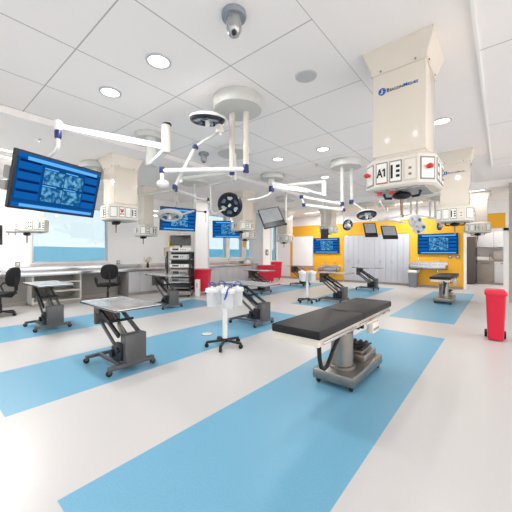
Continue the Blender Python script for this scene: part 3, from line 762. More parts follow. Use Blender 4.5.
# ------------------------------------------------------------------ lift tables
def caster(b, x, y, r=0.035, z=0.0):
    b.m(0).cyl((x - 0.014, y, z + r), (x + 0.014, y, z + r), r, seg=14)
    b.m(1).span(x - 0.022, x + 0.022, y - 0.02, y + 0.02, z + r, z + r + 0.035, 0.004)
def lift_table(x, y, zt, label):
    t = thing('lift_table', label, 'lift table', (x, y, 0), group='mobile lift tables')
    fr = MB()
    fr.span(0.30, 0.36, -0.29, 0.29, 0.06, 0.11, 0.006).span(-0.36, -0.31, -0.29, 0.29, 0.06, 0.10, 0.006)
    fr.span(-0.33, 0.33, 0.10, 0.14, 0.065, 0.105, 0.004).span(-0.33, 0.33, -0.14, -0.10, 0.065, 0.105, 0.004)
    fr.build('base_frame', ['lift'], t)
    for cx, cy in ((0.33, -0.28), (0.33, 0.28), (-0.335, -0.28), (-0.335, 0.28)):
        b = MB(); caster(b, cx, cy); b.build('caster', ['rubber', 'lift'], t)
    h = MB().span(0.23, 0.37, -0.10, 0.17, 0.11, 0.45, 0.012).build('motor_housing', ['lift'], t)
    c = MB().span(0.03, 0.23, -0.12, 0.15, 0.11, 0.27, 0.01).span(0.16, 0.30, -0.13, -0.09, 0.13, 0.34, 0.006)
    c.cyl((0.09, -0.11, 0.19), (0.09, -0.16, 0.19), 0.045).cyl((0.23, -0.12, 0.25), (0.23, -0.155, 0.25), 0.035)
    c.build('drive_unit', ['liftdark'], t)
    xa, za = 0.26, 0.43; xb, zb = -0.33, zt - 0.09
    xl, zl = 0.12, 0.27; zlb = zt - 0.27
    for sy in (-0.13, 0.13):
        MB().bar((xa, sy, za), (xb, sy, zb), 0.03, 0.055, 0.006).build('upper_arm', ['liftdark' if sy < 0 else 'lift'], t)
        MB().bar((xl, sy * 0.8, zl), (xb, sy * 0.8, zlb), 0.026, 0.045, 0.005).build('lower_arm', ['lift'], t)
    mid = lambda k, a, c: a + (c - a) * k
    MB().cyl((mid(.4, xa, xb), -0.15, mid(.4, za, zb) + 0.03), (mid(.4, xa, xb), 0.17, mid(.4, za, zb) + 0.03), 0.018).build('cross_bar', ['liftdark'], t)
    MB().cyl((0.16, 0, 0.3), (-0.02, 0, mid(.45, za, zb) - 0.03), 0.03).cyl((-0.02, 0, mid(.45, za, zb) - 0.03), (-0.2, 0, mid(.8, za, zb)), 0.016).build('actuator', ['steeldull'], t)
    MB().span(-0.385, -0.335, -0.17, 0.17, zt - 0.31, zt - 0.03, 0.006).span(-0.36, -0.24, -0.17, -0.15, zt - 0.15, zt - 0.03, 0.004).span(-0.36, -0.24, 0.15, 0.17, zt - 0.15, zt - 0.03, 0.004).span(-0.40, 0.1, -0.15, 0.15, zt - 0.045, zt - 0.028).build('support_bracket', ['bracket'], t)
    tp = MB().span(-0.53, 0.53, -0.29, 0.29, zt - 0.028, zt - 0.006, 0.004)
    for x0, x1, y0, y1 in ((-0.53, -0.515, -0.29, 0.29), (0.515, 0.53, -0.29, 0.29), (-0.53, 0.53, -0.29, -0.275), (-0.53, 0.53, 0.275, 0.29)):
        tp.span(x0, x1, y0, y1, zt - 0.024, zt, 0.003)
    tp.build('tabletop', ['steel'], t)
    return t
lift_table(-3.86, 1.83, 0.80, 'grey lift table with steel top, nearest one, in the left middle of the floor')
lift_table(-6.86, 1.83, 0.86, 'grey lift table before the open shelf unit under the left window')
lift_table(-6.98, 4.55, 0.87, 'grey lift table standing in front of the black equipment rack')
lift_table(-4.00, 4.65, 0.83, 'grey lift table just behind the near canister cart')
lift_table(-6.85, 8.4, 0.82, 'grey lift table before the pair of far red bins')
lift_table(-3.88, 8.30, 0.87, 'grey lift table beside the far canister cart, just beyond the operating table')
lift_table(-4.10, 11.82, 0.88, 'grey lift table in front of the grey lockers')
lift_table(-6.95, 11.43, 0.88, 'grey lift table in front of the far whiteboard')

# ------------------------------------------------------------------ operating tables
t = thing('floor_drain', 'round grey drain cover in the blue floor left of the near canister cart', 'drain', (-4.05, 3.49, 0))
MB().lathe([(0.11, 0.0), (0.11, 0.004), (0.095, 0.006)], seg=32).build('rim', ['steeldull'], t)
MB().lathe([(0.092, 0.004), (0.092, 0.0065)], seg=32).build('cover', ['canopy'], t)
def operating_table(x, y, label, po=-0.275, cable=True):
    t = thing('operating_table', label, 'operating table', (x, y, 0), group='black padded operating tables')
    MB().span(-0.235, 0.235, -0.48, 0.48, 0.055, 0.165, 0.02).build('base_plate', ['steeldull'], t)
    for cx in (-0.19, 0.19):
        for cy in (-0.42, 0.42):
            b = MB(); caster(b, cx, cy, 0.03); b.build('caster', ['rubber', 'black'], t)
    MB().span(-0.17, 0.17, 0.02, 0.44, 0.16, 0.25, 0.02).span(-0.13, 0.13, 0.05, 0.38, 0.25, 0.285, 0.012).build('base_cover', ['steeldull'], t)
    p = MB().span(-0.1, 0.12, 0.08, 0.34, 0.285, 0.315, 0.01)
    for k in range(3): p.cyl((-0.05 + k * 0.07, 0.12, 0.33), (-0.03 + k * 0.07, 0.26, 0.345), 0.024)
    p.tube([(0.1, 0.3, 0.3), (0.16, 0.26, 0.34), (0.14, 0.1, 0.36), (0.05, 0.05, 0.33)], 0.012)
    p.build('foot_control', ['black'], t)
    c = MB().lathe([(0.15, 0.165), (0.15, 0.19), (0.128, 0.2), (0.128, 0.56), (0.12, 0.57)], (0, -0.22, 0), seg=36)
    c.xf(Matrix.Diagonal((0.95, 1.0, 1.0))).build('column', ['steeldull'], t)
    MB().span(-0.09, 0.09, -0.33, -0.08, 0.55, 0.66, 0.01).span(-0.14, 0.14, -0.24, 0.05, 0.62, 0.68, 0.01).build('column_head', ['headcream'], t)
    MB().cyl((-0.15, -0.15, 0.62), (0.17, -0.15, 0.62), 0.03).cyl((-0.15, -0.02, 0.60), (0.17, -0.02, 0.60), 0.026).build('pivot_pin', ['black'], t)
    fr = MB().span(-0.225, 0.225, po - 0.93, po + 1.08, 0.70, 0.725, 0.004)
    fr.span(-0.225, -0.19, po - 0.93, po + 1.08, 0.655, 0.70, 0.004).span(0.19, 0.225, po - 0.93, po + 1.08, 0.655, 0.70, 0.004)
    for k in (-0.91, -0.45, 0.2, 1.04): fr.span(-0.2, 0.2, po + k - 0.02, po + k + 0.02, 0.66, 0.70)
    fr.build('table_frame', ['cream'], t)
    for sx in (-1, 1):
        r = MB()
        for a, c2 in ((-0.88, -0.15), (-0.05, 0.55), (0.63, 1.02)):
            r.span(sx * 0.240, sx * 0.252, po + a, po + c2, 0.672, 0.698, 0.003)
            for q in (a + 0.05, c2 - 0.05): r.cyl((sx * 0.22, po + q, 0.685), (sx * 0.245, po + q, 0.685), 0.009, seg=8)
        r.build('side_rail', ['chrome'], t)
    def padm(y0, y1, notch):
        b = MB(); n = 14; z0, z1 = 0.725, 0.80; hw = 0.245
        def loop(z, ins):
            pts = [(-hw + ins, y0 + ins, z), (hw - ins, y0 + ins, z), (hw - ins, y1 - ins, z)]
            for k in range(n + 1):
                a = PI * k / n; dx = 0.10
                if notch: pts.append((dx * math.cos(a), y1 - ins - 0.055 * math.sin(a), z))
                else: pts.append((dx * math.cos(a), y1 - ins, z))
            pts.append((-hw + ins, y1 - ins, z)); return pts
        b.loft([loop(z0, 0.004), loop(z0 + 0.012, 0), loop(z1 - 0.014, 0), loop(z1 - 0.004, 0.005), loop(z1, 0.014)])
        return b.build('mattress', ['pad'], t)
    padm(po - 0.95, po + 0.055, True); padm(po + 0.058, po + 1.095, False)
    MB().span(0.205, 0.28, -0.02, 0.20, 0.53, 0.65, 0.012).span(0.20, 0.24, -0.1, 0.3, 0.645, 0.67, 0.004).build('control_box', ['headcream'], t)
    MB().span(0.279, 0.284, 0.0, 0.18, 0.565, 0.59).build('label_strip', ['plateframe'], t)
    if cable:
        MB().tube([(0.10, -0.97, 0.69), (0.11, -0.98, 0.60), (0.11, -0.97, 0.48), (0.10, -0.92, 0.38), (0.08, -0.82, 0.33), (0.07, -0.74, 0.33), (0.06, -0.66, 0.37), (0.06, -0.58, 0.45), (0.08, -0.50, 0.56), (0.1, -0.47, 0.66)], 0.02, 12).build('cable', ['rubber'], t)
    return t
operating_table(-1.40, 3.43, 'long black padded operating table on a steel base, in the foreground')
o = operating_table(-1.30, 10.30, 'small black padded operating table before the yellow wall and screen', po=0.02)

# ------------------------------------------------------------------ canister carts
def canister_cart(x, y, label, rot, gname, zr=0.89, near=True):
    t = thing('canister_cart', label, 'medical cart', (x, y, 0), rot, 'rolling canister carts')
    MB().lathe([(0.05, 0.075), (0.05, 0.12), (0.03, 0.135), (0.026, 0.15)], seg=18).build('hub', ['black'], t)
    for k in range(5):
        a = 2 * PI * k / 5; dx, dy = math.cos(a), math.sin(a)
        lg = MB().bar((0.03 * dx, 0.03 * dy, 0.10), (0.28 * dx, 0.28 * dy, 0.078), 0.045, 0.032, 0.008).build('leg', ['black'], t)
        b = MB(); b.m(0).cyl((0.28 * dx - 0.018 * dy, 0.28 * dy + 0.018 * dx, 0.032), (0.28 * dx + 0.018 * dy, 0.28 * dy - 0.018 * dx, 0.032), 0.032, seg=14)
        b.cyl((0.28 * dx, 0.28 * dy, 0.04), (0.28 * dx, 0.28 * dy, 0.085), 0.014); b.build('caster', ['rubber'], lg)
    MB().cyl((0, 0, 0.12), (0, 0, zr), 0.038, seg=20).build('pole', ['white'], t)
    rg = MB().cyl((0, 0, zr - 0.05), (0, 0, zr + 0.02), 0.05)
    for k in range(4):
        a = PI / 4 + k * PI / 2; c = (0.205 * math.cos(a), 0.205 * math.sin(a), zr - 0.028)
        rg.torus(c, (0, 0, 1), 0.098, 0.008, 24, 6); rg.bar((0.04 * math.cos(a), 0.04 * math.sin(a), zr - 0.028), (0.07 * math.cos(a), 0.07 * math.sin(a), zr - 0.028), 0.02, 0.012)
    rg.build('canister_holder', ['white'], t)
    where = ['at the back right', 'at the back left', 'at the front left', 'at the front right']
    M_rot = Matrix.Rotation(rot, 3, 'Z')
    for k in range(4):
        a = PI / 4 + k * PI / 2; p = M_rot @ Vector((0.205 * math.cos(a), 0.205 * math.sin(a), 0))
        wl = {0: 'rear right', 1: 'rear left', 2: 'front left', 3: 'front right'}[k]
        cn = thing('suction_canister', 'milky suction canister with blue hose, %s of the four on %s' % (wl, gname), 'canister', (x + p.x, y + p.y, zr), rot, 'suction canisters on ' + gname)
        MB().lathe([(0.05, -0.265), (0.07, -0.26), (0.076, -0.245), (0.082, -0.03), (0.082, 0.0)], seg=28).build('jar', ['clear'], cn)
        l = MB().lathe([(0.095, -0.018), (0.097, 0.0), (0.092, 0.018), (0.06, 0.026), (0.02, 0.03), (0.018, 0.05)], seg=28).build('lid', ['white'], cn)
        s = 1 if k % 2 else -1
        MB().torus((0.0, 0, 0.045), (0, 1, 0.2 * s), 0.062, 0.0085, 18, 8, 0.0, PI).build('hose', ['bluehose'], cn)
        if near and k == 3:
            MB().tube([(0.05, -0.03, 0.06), (0.05, -0.1, 0.03), (0.04, -0.13, -0.05), (0.02, -0.14, -0.12), (0.05, -0.14, -0.07), (0.06, -0.12, 0.0)], 0.011).build('hose_loop', ['bluehose'], cn)
    return t
canister_cart(-3.31, 3.215, 'white pole cart on black star base with suction canisters, beside the near blue bay', 0.25, 'the near cart')
canister_cart(-4.42, 7.66, 'white pole cart with suction canisters further back, left of a lift table', 0.7, 'the far cart', near=False)

# ------------------------------------------------------------------ red bins
t = thing('wheeled_bin', 'tall red wheeled bin with a lid, at the right edge of the floor', 'bin', (-0.085, 6.38, 0), 0.05, 'red waste bins')
def rc(hx, y0, y1, z, r=0.03):
    pts = []
    for cx, cy, a0 in ((hx - r, y0 + r, -PI / 2), (hx - r, y1 - r, 0), (-hx + r, y1 - r, PI / 2), (-hx + r, y0 + r, PI)):
        for k in range(5): a = a0 + PI / 2 * k / 4; pts.append((cx + r * math.cos(a), cy + r * math.sin(a), z))
    return pts
MB().loft([rc(0.102, -0.14, 0.14, 0.02), rc(0.105, -0.145, 0.145, 0.05), rc(0.130, -0.19, 0.19, 0.76)]).build('body', ['red'], t)
ld = MB().loft([rc(0.147, -0.21, 0.21, 0.755, 0.04), rc(0.15, -0.215, 0.215, 0.77, 0.04), rc(0.146, -0.21, 0.21, 0.80, 0.04), rc(0.12, -0.15, 0.17, 0.835, 0.05)]).build('lid', ['red'], t)
MB().cyl((-0.12, 0.21, 0.77), (0.12, 0.21, 0.77), 0.018).build('hinge', ['red'], ld)
for sx in (-1, 1): MB().cyl((sx * 0.108, 0.13, 0.065), (sx * 0.143, 0.13, 0.065), 0.065, seg=20).cyl((sx * 0.1, 0.13, 0.065), (sx * 0.13, 0.13, 0.065), 0.02).build('wheel', ['rubber'], t)

def wide_bin(x, y, label, rot, w=0.82, dp=0.55, h=0.88):
    t = thing('waste_cart', label, 'bin', (x, y, 0), rot, 'wide red waste carts')
    MB().loft([rc(w / 2 - 0.05, -dp / 2 + 0.05, dp / 2 - 0.05, 0.09), rc(w / 2, -dp / 2, dp / 2, h - 0.06)]).build('body', ['red'], t)
    MB().loft([rc(w / 2 + 0.015, -dp / 2 - 0.015, dp / 2 + 0.015, h - 0.07), rc(w / 2 + 0.015, -dp / 2 - 0.015, dp / 2 + 0.015, h - 0.015), rc(w / 2 - 0.02, -dp / 2 + 0.02, dp / 2 - 0.02, h)]).build('lid', ['red'], t)
    for sx in (-1, 1):
        for sy in (-1, 1):
            b = MB(); caster(b, sx * (w / 2 - 0.14), sy * (dp / 2 - 0.14), 0.045); b.build('caster', ['rubber', 'black'], t)
wide_bin(-8.3, 6.9, 'wide red waste cart beside the black equipment rack', 0.68, w=0.62)
wide_bin(-8.9, 11.45, 'wide red waste cart behind a lift table, front one of the far pair', 0.68, w=0.82, h=0.86)
wide_bin(-9.55, 13.1, 'wide red waste cart at the far pillar, rear one of the far pair', 0.68, w=0.7, h=0.98)

# ------------------------------------------------------------------ office chairs
def office_chair(x, y, rot, label):
    t = thing('office_chair', label, 'chair', (x, y, 0), rot, 'black office chairs')
    MB().cyl((0, 0, 0.07), (0, 0, 0.28), 0.035).cyl((0, 0, 0.28), (0, 0, 0.47), 0.022).build('gas_lift', ['black'], t)
    for k in range(5):
        a = 2 * PI * k / 5 + 0.3; dx, dy = math.cos(a), math.sin(a)
        lg = MB().bar((0.02 * dx, 0.02 * dy, 0.11), (0.3 * dx, 0.3 * dy, 0.075), 0.05, 0.035, 0.008).build('leg', ['black'], t)
        MB().cyl((0.3 * dx - 0.024 * dy, 0.3 * dy + 0.024 * dx, 0.032), (0.3 * dx + 0.024 * dy, 0.3 * dy - 0.024 * dx, 0.032), 0.032, seg=14).cyl((0.3 * dx, 0.3 * dy, 0.03), (0.3 * dx, 0.3 * dy, 0.08), 0.012).build('caster', ['rubber'], lg)
    def rr2(hw, y0, y1, z, r): return rc(hw, y0, y1, z, r)
    MB().loft([rr2(0.2, -0.2, 0.2, 0.46, 0.08), rr2(0.245, -0.24, 0.24, 0.48, 0.1), rr2(0.25, -0.25, 0.25, 0.52, 0.1), rr2(0.22, -0.22, 0.22, 0.545, 0.1)]).build('seat', ['fabric'], t)
    # backrest at local +y : rounded, slightly curved
    b = MB(); n = 24; secs = []
    for off, ins in ((0.0, 0.03), (0.015, 0.0), (0.045, 0.0), (0.06, 0.035)):
        pts = []
        for k in range(n):
            a = 2 * PI * k / n; cx, cz = math.cos(a), math.sin(a)
            ex = math.copysign(abs(cx) ** 0.75, cx); ez = math.copysign(abs(cz) ** 0.8, cz)
            px, pz = (0.235 - ins) * ex, (0.225 - ins) * ez
            pts.append((px, 0.27 + off - 0.5 * px * px * 1.2 + 0.08 * (pz), 0.90 + pz))
        secs.append(pts)
    b.loft(secs).build('backrest', ['fabric'], t)
    MB().tube([(0, 0.05, 0.45), (0, 0.24, 0.44), (0, 0.31, 0.52), (0, 0.32, 0.7), (0, 0.32, 0.88)], 0.022).build('back_support', ['black'], t)
    for sx in (-1, 1):
        MB().tube([(sx * 0.2, 0.0, 0.46), (sx * 0.29, 0.02, 0.47), (sx * 0.31, 0.16, 0.56), (sx * 0.31, 0.16, 0.68), (sx * 0.31, 0.06, 0.73), (sx * 0.31, -0.14, 0.73), (sx * 0.31, -0.2, 0.66), (sx * 0.29, -0.12, 0.52), (sx * 0.22, -0.06, 0.46)], 0.02).build('armrest', ['black'], t)
    return t
office_chair(-9.06, 3.94, -PI / 2 - 0.25, 'black office chair under the worktop, before the left window')
office_chair(-8.84, 1.44, -0.75, 'black office chair at the left edge with its back to the shelf unit')
office_chair(-8.0, 0.86, 2.2, 'black office chair almost cut off by the left edge of the view')

# ------------------------------------------------------------------ worktops and cabinets along the window wall
CF = -9.62   # cabinet front plane
def worktop(y0, y1, label):
    t = thing('worktop', label, 'worktop', (-9.93, (y0 + y1) / 2, 0.90), group='steel worktops')
    L = (y1 - y0) / 2
    MB().span(-0.31, 0.33, -L, L, -0.075, 0.02, 0.004).build('top', ['steel'], t)
    MB().span(-0.315, -0.295, -L, L, 0.01, 0.15, 0.004).build('backsplash', ['steel'], t)
worktop(-1.0, 7.38, 'long brushed steel worktop under the left window')
worktop(8.17, 11.7, 'brushed steel worktop under the far windows')
t = thing('shelf_unit', 'pale open shelf unit with two shelves under the left window', 'shelf unit', (-9.93, 2.82, 0))
for yy in (-0.58, 0.58): MB().span(-0.3, 0.31, yy - 0.02, yy + 0.02, 0.06, 0.82).build('side_panel', ['shelf'], t)
MB().span(-0.3, -0.28, -0.56, 0.56, 0.06, 0.82).build('back_panel', ['kneeback'], t)
for zz in (0.10, 0.37, 0.62): MB().span(-0.28, 0.30, -0.56, 0.56, zz - 0.02, zz + 0.02).build('shelf', ['shelf'], t)
MB().span(-0.28, 0.27, -0.58, 0.58, 0, 0.08).build('plinth', ['plinth'], t)
def knee(y0, y1, label):
    t = thing('knee_panel', label, 'panel', (-10.2, (y0 + y1) / 2, 0)); L = (y1 - y0) / 2
    MB().span(-0.04, 0.0, -L, L, 0.1, 0.82).build('panel', ['kneeback'], t)
    MB().span(-0.04, 0.02, -L, L, 0.0, 0.1).build('plinth', ['plinth'], t)
knee(0.3, 2.2, 'grey back panel of the knee space left of the shelf unit')
knee(3.44, 4.78, 'grey back panel of the knee space behind the office chair')
t = thing('end_panel', 'grey end panel between knee space and white cabinets', 'panel', (-9.93, 4.82, 0)); MB().span(-0.3, 0.31, -0.025, 0.025, 0, 0.82, 0.003).build('panel', ['cabdark'], t)
def base_cabinet(y0, y1, label):
    t = thing('base_cabinet', label, 'cabinet', (-9.93, (y0 + y1) / 2, 0), group='pale base cabinets under the worktops'); L = (y1 - y0) / 2 - 0.003
    MB().span(-0.3, 0.29, -L, L, 0.1, 0.82).build('body', ['cabgrey'], t)
    MB().span(-0.3, 0.25, -L, L, 0, 0.1).build('plinth', ['plinth'], t)
    for k in (0, 1):
        ya, yb = (-L + 0.004, -0.003) if k == 0 else (0.003, L - 0.004)
        d = MB().span(0.29, 0.31, ya, yb, 0.11, 0.81, 0.003).build('door', ['cabgrey'], t)
        yh = (yb - 0.05) if k == 0 else (ya + 0.05)
        MB().cyl((0.33, yh, 0.68), (0.33, yh, 0.80), 0.006, seg=8).cyl((0.305, yh, 0.69), (0.33, yh, 0.69), 0.005, seg=8).cyl((0.305, yh, 0.79), (0.33, yh, 0.79), 0.005, seg=8).build('handle', ['chrome'], d)
ys = [4.86, 5.70, 6.54, 7.38]
cl = ['pale two-door base cabinet next to the grey end panel', 'pale two-door base cabinet behind the lift table by the rack', 'pale two-door base cabinet hidden behind the equipment rack']
for k in range(3): base_cabinet(ys[k], ys[k + 1], cl[k])
ys = [8.20, 9.07, 9.94, 10.81, 11.68]
cl = ['pale base cabinet right of the near pillar, under the far windows', 'second pale base cabinet from the near pillar under the far windows', 'third pale base cabinet from the near pillar under the far windows', 'pale base cabinet left of the far pillar, under the far windows']
for k in range(4): base_cabinet(ys[k], ys[k + 1], cl[k])

# things on the worktop and wall
def wallbox(name, label, cat, y, z, w, h, m, d=0.05):
    t = thing(name, label, cat, (-10.25, y, z))
    MB().span(0, d, -w / 2, w / 2, -h / 2, h / 2, 0.006).build('body', [m], t)
    return t
t = wallbox('socket_box', 'small grey socket box on the wall left of the window', 'socket', 2.03, 1.14, 0.1, 0.13, 'plateframe')
MB().span(0.05, 0.056, -0.03, 0.03, -0.04, 0.04, 0.002).build('socket_face', ['canopy'], t)
t = wallbox('socket_box', 'small grey socket box on the wall right of the window', 'socket', 4.80, 1.13, 0.1, 0.13, 'plateframe')
MB().span(0.05, 0.056, -0.03, 0.03, -0.04, 0.04, 0.002).build('socket_face', ['canopy'], t)
t = wallbox('towel_dispenser', 'beige paper towel dispenser on the wall left of the equipment rack', 'dispenser', 6.75, 1.50, 0.26, 0.36, 'beige', 0.14)
MB().span(0.02, 0.12, -0.1, 0.1, -0.20, -0.17, 0.004).build('paper', ['white'], t)
t = wallbox('glove_box', 'yellow box on the wall just above the towel dispenser', 'box', 6.93, 1.90, 0.16, 0.40, 'yellowp', 0.10)
MB().span(0.1, 0.103, -0.05, 0.05, -0.05, 0.05).build('opening', ['white'], t)
t = wallbox('wall_picture', 'dark framed panel on the wall at the left edge', 'panel', 1.50, 1.93, 0.42, 0.52, 'black', 0.04)
MB().span(0.04, 0.044, -0.18, 0.18, -0.23, 0.23).build('face', ['glassoff'], t)
t = wallbox('hook_rail', 'small grey rail with two hooks on the wall left of the window', 'hooks', 1.90, 2.02, 0.24, 0.04, 'plateframe', 0.03)
for yy in (-0.07, 0.07): MB().tube([(0.03, yy, 0.0), (0.07, yy, -0.01), (0.08, yy, -0.06), (0.06, yy, -0.08)], 0.01).build('hook', ['plateframe'], t)
t = thing('safety_sign', 'small yellow sign on the wall between the far windows', 'sign', (-10.25, 11.36, 1.95)); MB().span(0, 0.012, -0.12, 0.12, -0.2, 0.2, 0.003).build('sign_face', ['yellowp'], t)
# flower vase
t = thing('flower_vase', 'dark vase of small yellow flowers on the steel worktop', 'vase', (-9.95, 5.75, 0.92))
MB().lathe([(0.04, 0), (0.055, 0.04), (0.045, 0.12), (0.03, 0.15), (0.036, 0.17)], seg=20).build('vase', ['black'], t)
st = MB(); fl = MB(); rr = random.Random(5)
for k in range(9):
    a = rr.random() * 2 * PI; e = 0.05 + rr.random() * 0.1; p = (e * math.cos(a), e * math.sin(a), 0.26 + rr.random() * 0.12)
    st.tube([(0, 0, 0.12), (p[0] * 0.4, p[1] * 0.4, 0.2), p], 0.004, 6); fl.ball(p, 0.022, (1, 1, 0.7), seg=8)
st.build('stems', ['leaf'], t); fl.build('blossoms', ['yellowp'], t)
def faucet(loc, label, rot=0, parent=None):
    t = thing('faucet', label, 'faucet', loc, rot)
    MB().lathe([(0.03, 0), (0.028, 0.02), (0.015, 0.03)], seg=14).tube([(0, 0, 0.02), (0, 0, 0.24), (0.03, 0, 0.29), (0.09, 0, 0.31), (0.15, 0, 0.29), (0.165, 0, 0.24)], 0.013).build('spout', ['chrome'], t)
    MB().tube([(0, 0.02, 0.05), (0, 0.08, 0.07), (0, 0.13, 0.09)], 0.009).build('lever', ['chrome'], t)
faucet((-10.1, 10.05, 0.92), 'chrome gooseneck faucet on the worktop under the far windows')
t = thing('sample_box', 'small white box on the worktop beneath the yellow sign', 'box', (-10.0, 11.3, 0.92)); MB().span(-0.1, 0.1, -0.15, 0.15, 0, 0.16, 0.01).build('box_body', ['white'], t); MB().span(-0.105, 0.105, -0.155, 0.155, 0.16, 0.185, 0.006).build('lid', ['canopy'], t)
t = thing('pillar_switch', 'grey control box on the far pillar', 'control box', (-9.35, 12.08, 1.48)); MB().span(0, 0.04, -0.1, 0.1, -0.15, 0.15, 0.006).build('body', ['plateframe'], t); MB().span(0.04, 0.046, -0.05, 0.05, -0.08, 0.04, 0.003).build('button_panel', ['beige'], t)

# ------------------------------------------------------------------ equipment rack (endoscopy tower)
RX, RY = -8.27, 5.98
rrot = 0.70
t = thing('equipment_rack', 'black wheeled equipment rack with a dark monitor on top, by the window wall', 'equipment rack', (RX, RY, 0), rrot)
W, D = 0.74, 0.55
for sx in (-1, 1):
    for sy in (-1, 1): MB().span(sx * W / 2 - 0.025, sx * W / 2 + 0.025, sy * D / 2 - 0.025, sy * D / 2 + 0.025, 0.12, 1.5, 0.005).build('post', ['black'], t)
shz = [0.32, 0.50, 0.70, 0.98, 1.25, 1.50]
for z in shz: MB().span(-W / 2, W / 2, -D / 2, D / 2, z - 0.03, z, 0.004).build('shelf', ['steel' if z in (0.5, 0.7) else 'plateframe'], t)
MB().span(-W / 2, W / 2, D / 2 - 0.02, D / 2, 0.2, 1.5).build('back_panel', ['black'], t)
MB().span(-W / 2 - 0.02, W / 2 + 0.02, -D / 2 - 0.04, D / 2 + 0.02, 0.09, 0.2, 0.012).build('base', ['plateframe'], t)
for sx in (-1, 1):
    for sy in (-1, 1):
        b = MB(); caster(b, sx * 0.32, sy * 0.23, 0.04); b.build('caster', ['rubber', 'black'], t)
    MB().tube([(sx * 0.39, -0.2, 0.9), (sx * 0.44, -0.22, 0.95), (sx * 0.44, -0.22, 1.3), (sx * 0.39, -0.2, 1.36)], 0.015).build('handle', ['black'], t)
MB().span(-0.34, 0.34, -0.06, 0.0, 1.70, 2.04, 0.008).cyl((0, 0.05, 1.49), (0, 0.05, 1.86), 0.03).build('monitor_casing', ['black'], t)
MB().span(-0.315, 0.315, -0.063, -0.059, 1.725, 2.015).build('monitor_screen', ['glassoff'], t)
Rr = Matrix.Rotation(rrot, 3, 'Z')
def device(z, h, w, label, face, knobs, off=0.0):
    p = Rr @ Vector((off, -0.02, 0))
    t = thing('rack_device', label, 'medical device', (RX + p.x, RY + p.y, z), rrot, 'devices on the equipment rack')
    MB().span(-w / 2, w / 2, -0.22, 0.2, 0, h, 0.008).build('case', [face], t)
    MB().span(-w * 0.36, -w * 0.02, -0.226, -0.219, h * 0.3, h * 0.75).build('display', ['glassoff'], t)
    for k in range(knobs): MB().cyl((w * (0.1 + 0.12 * k), -0.22, h / 2), (w * (0.1 + 0.12 * k), -0.24, h / 2), 0.016, seg=12).build('knob', ['black'], t)
device(1.50, 0.13, 0.60, 'white console with black cables on top of the rack, under its monitor', 'white', 3)
device(1.25, 0.15, 0.56, 'grey device on the uppermost inner shelf of the rack', 'canopy', 2)
device(0.98, 0.10, 0.62, 'white flat device in the middle of the rack', 'white', 2)
device(0.70, 0.21, 0.56, 'large grey device on the third shelf from the floor of the rack', 'steeldull', 3)
device(0.50, 0.12, 0.60, 'flat grey device on the second shelf from the floor of the rack', 'plateframe', 2)
device(0.32, 0.11, 0.60, 'black device on the lowest shelf of the rack', 'black', 2)
t = thing('supply_box', 'slim white box standing between the rack and the red waste cart', 'box', (-7.86, 6.36, 0), rrot); MB().span(-0.07, 0.07, -0.12, 0.12, 0, 0.56, 0.012).build('box_body', ['white'], t); MB().span(-0.03, 0.03, -0.125, -0.119, 0.3, 0.45).build('box_panel', ['canopy'], t)

# ------------------------------------------------------------------ far wall furniture
lk = ['grey tall locker next to the yellow wall with the far screen', 'second grey tall locker from the far screen', 'third grey tall locker from the far screen', 'grey tall locker fourth from the far screen', 'second grey tall locker from the grey trash can', 'grey tall locker beside the grey trash can']
for k in range(6):
    w = (6.16 - 3.13) / 6; x0 = -6.15 + k * w
    t = thing('tall_locker', lk[k], 'locker', (x0 + w / 2, FY + 0.3, 0), group='grey tall lockers'); L = w / 2 - 0.003
    MB().span(-L, L, -0.28, 0.3, 0.1, 2.31).build('body', ['locker'], t)
    MB().span(-L, L, -0.25, 0.28, 0, 0.1).build('plinth', ['plinth'], t)
    for q in (0, 1):
        xa, xb = (-L + 0.003, -0.003) if q == 0 else (0.003, L - 0.003)
        d = MB().span(xa, xb, -0.305, -0.28, 0.11, 2.30, 0.004).build('door', ['locker'], t)
        xh = xb - 0.035 if q == 0 else xa + 0.035
        MB().cyl((xh, -0.33, 0.98), (xh, -0.33, 1.12), 0.007, seg=8).cyl((xh, -0.33, 1.0), (xh, -0.3, 1.0), 0.005, seg=8).cyl((xh, -0.33, 1.1), (xh, -0.3, 1.1), 0.005, seg=8).build('handle', ['chrome'], d)
t = thing('whiteboard', 'large white board mounted on the far yellow wall', 'whiteboard', (-8.53, FY - 0.03, 1.5))
MB().span(-0.66, 0.66, -0.01, 0.03, -0.78, 0.88, 0.004).build('frame', ['canopy'], t)
MB().span(-0.63, 0.63, -0.014, 0.0, -0.75, 0.85).build('board', ['board'], t)
MB().span(-0.4, 0.4, -0.07, 0.0, -0.78, -0.75, 0.004).build('tray', ['canopy'], t)
def scrub_sink(x, w, label, z=0.9):
    t = thing('scrub_sink', label, 'sink', (x, FY, z), group='steel wall sinks')
    MB().span(-w / 2, w / 2, -0.45, -0.42, -0.14, 0.04, 0.004).span(-w / 2, w / 2, -0.45, 0, -0.14, -0.11, 0.004).span(-w / 2, -w / 2 + 0.03, -0.45, 0, -0.14, 0.04, 0.004).span(w / 2 - 0.03, w / 2, -0.45, 0, -0.14, 0.04, 0.004).span(-w / 2, w / 2, -0.03, 0, -0.14, 0.16, 0.004).build('basin', ['steel'], t)
    for xx in (-w / 4, w / 4):
        MB().tube([(xx, -0.03, 0.28), (xx, -0.1, 0.3), (xx, -0.2, 0.28), (xx, -0.22, 0.22)], 0.012).cyl((xx, -0.03, 0.12), (xx, -0.03, 0.3), 0.012).build('tap', ['chrome'], t)
        MB().tube([(xx, -0.2, -0.12), (xx, -0.2, -0.3), (xx, -0.12, -0.36), (xx, -0.02, -0.34)], 0.022).build('drain_pipe', ['chrome'], t)
scrub_sink(-2.38, 1.36, 'steel wall sink under the right-hand yellow wall screen', 0.92)
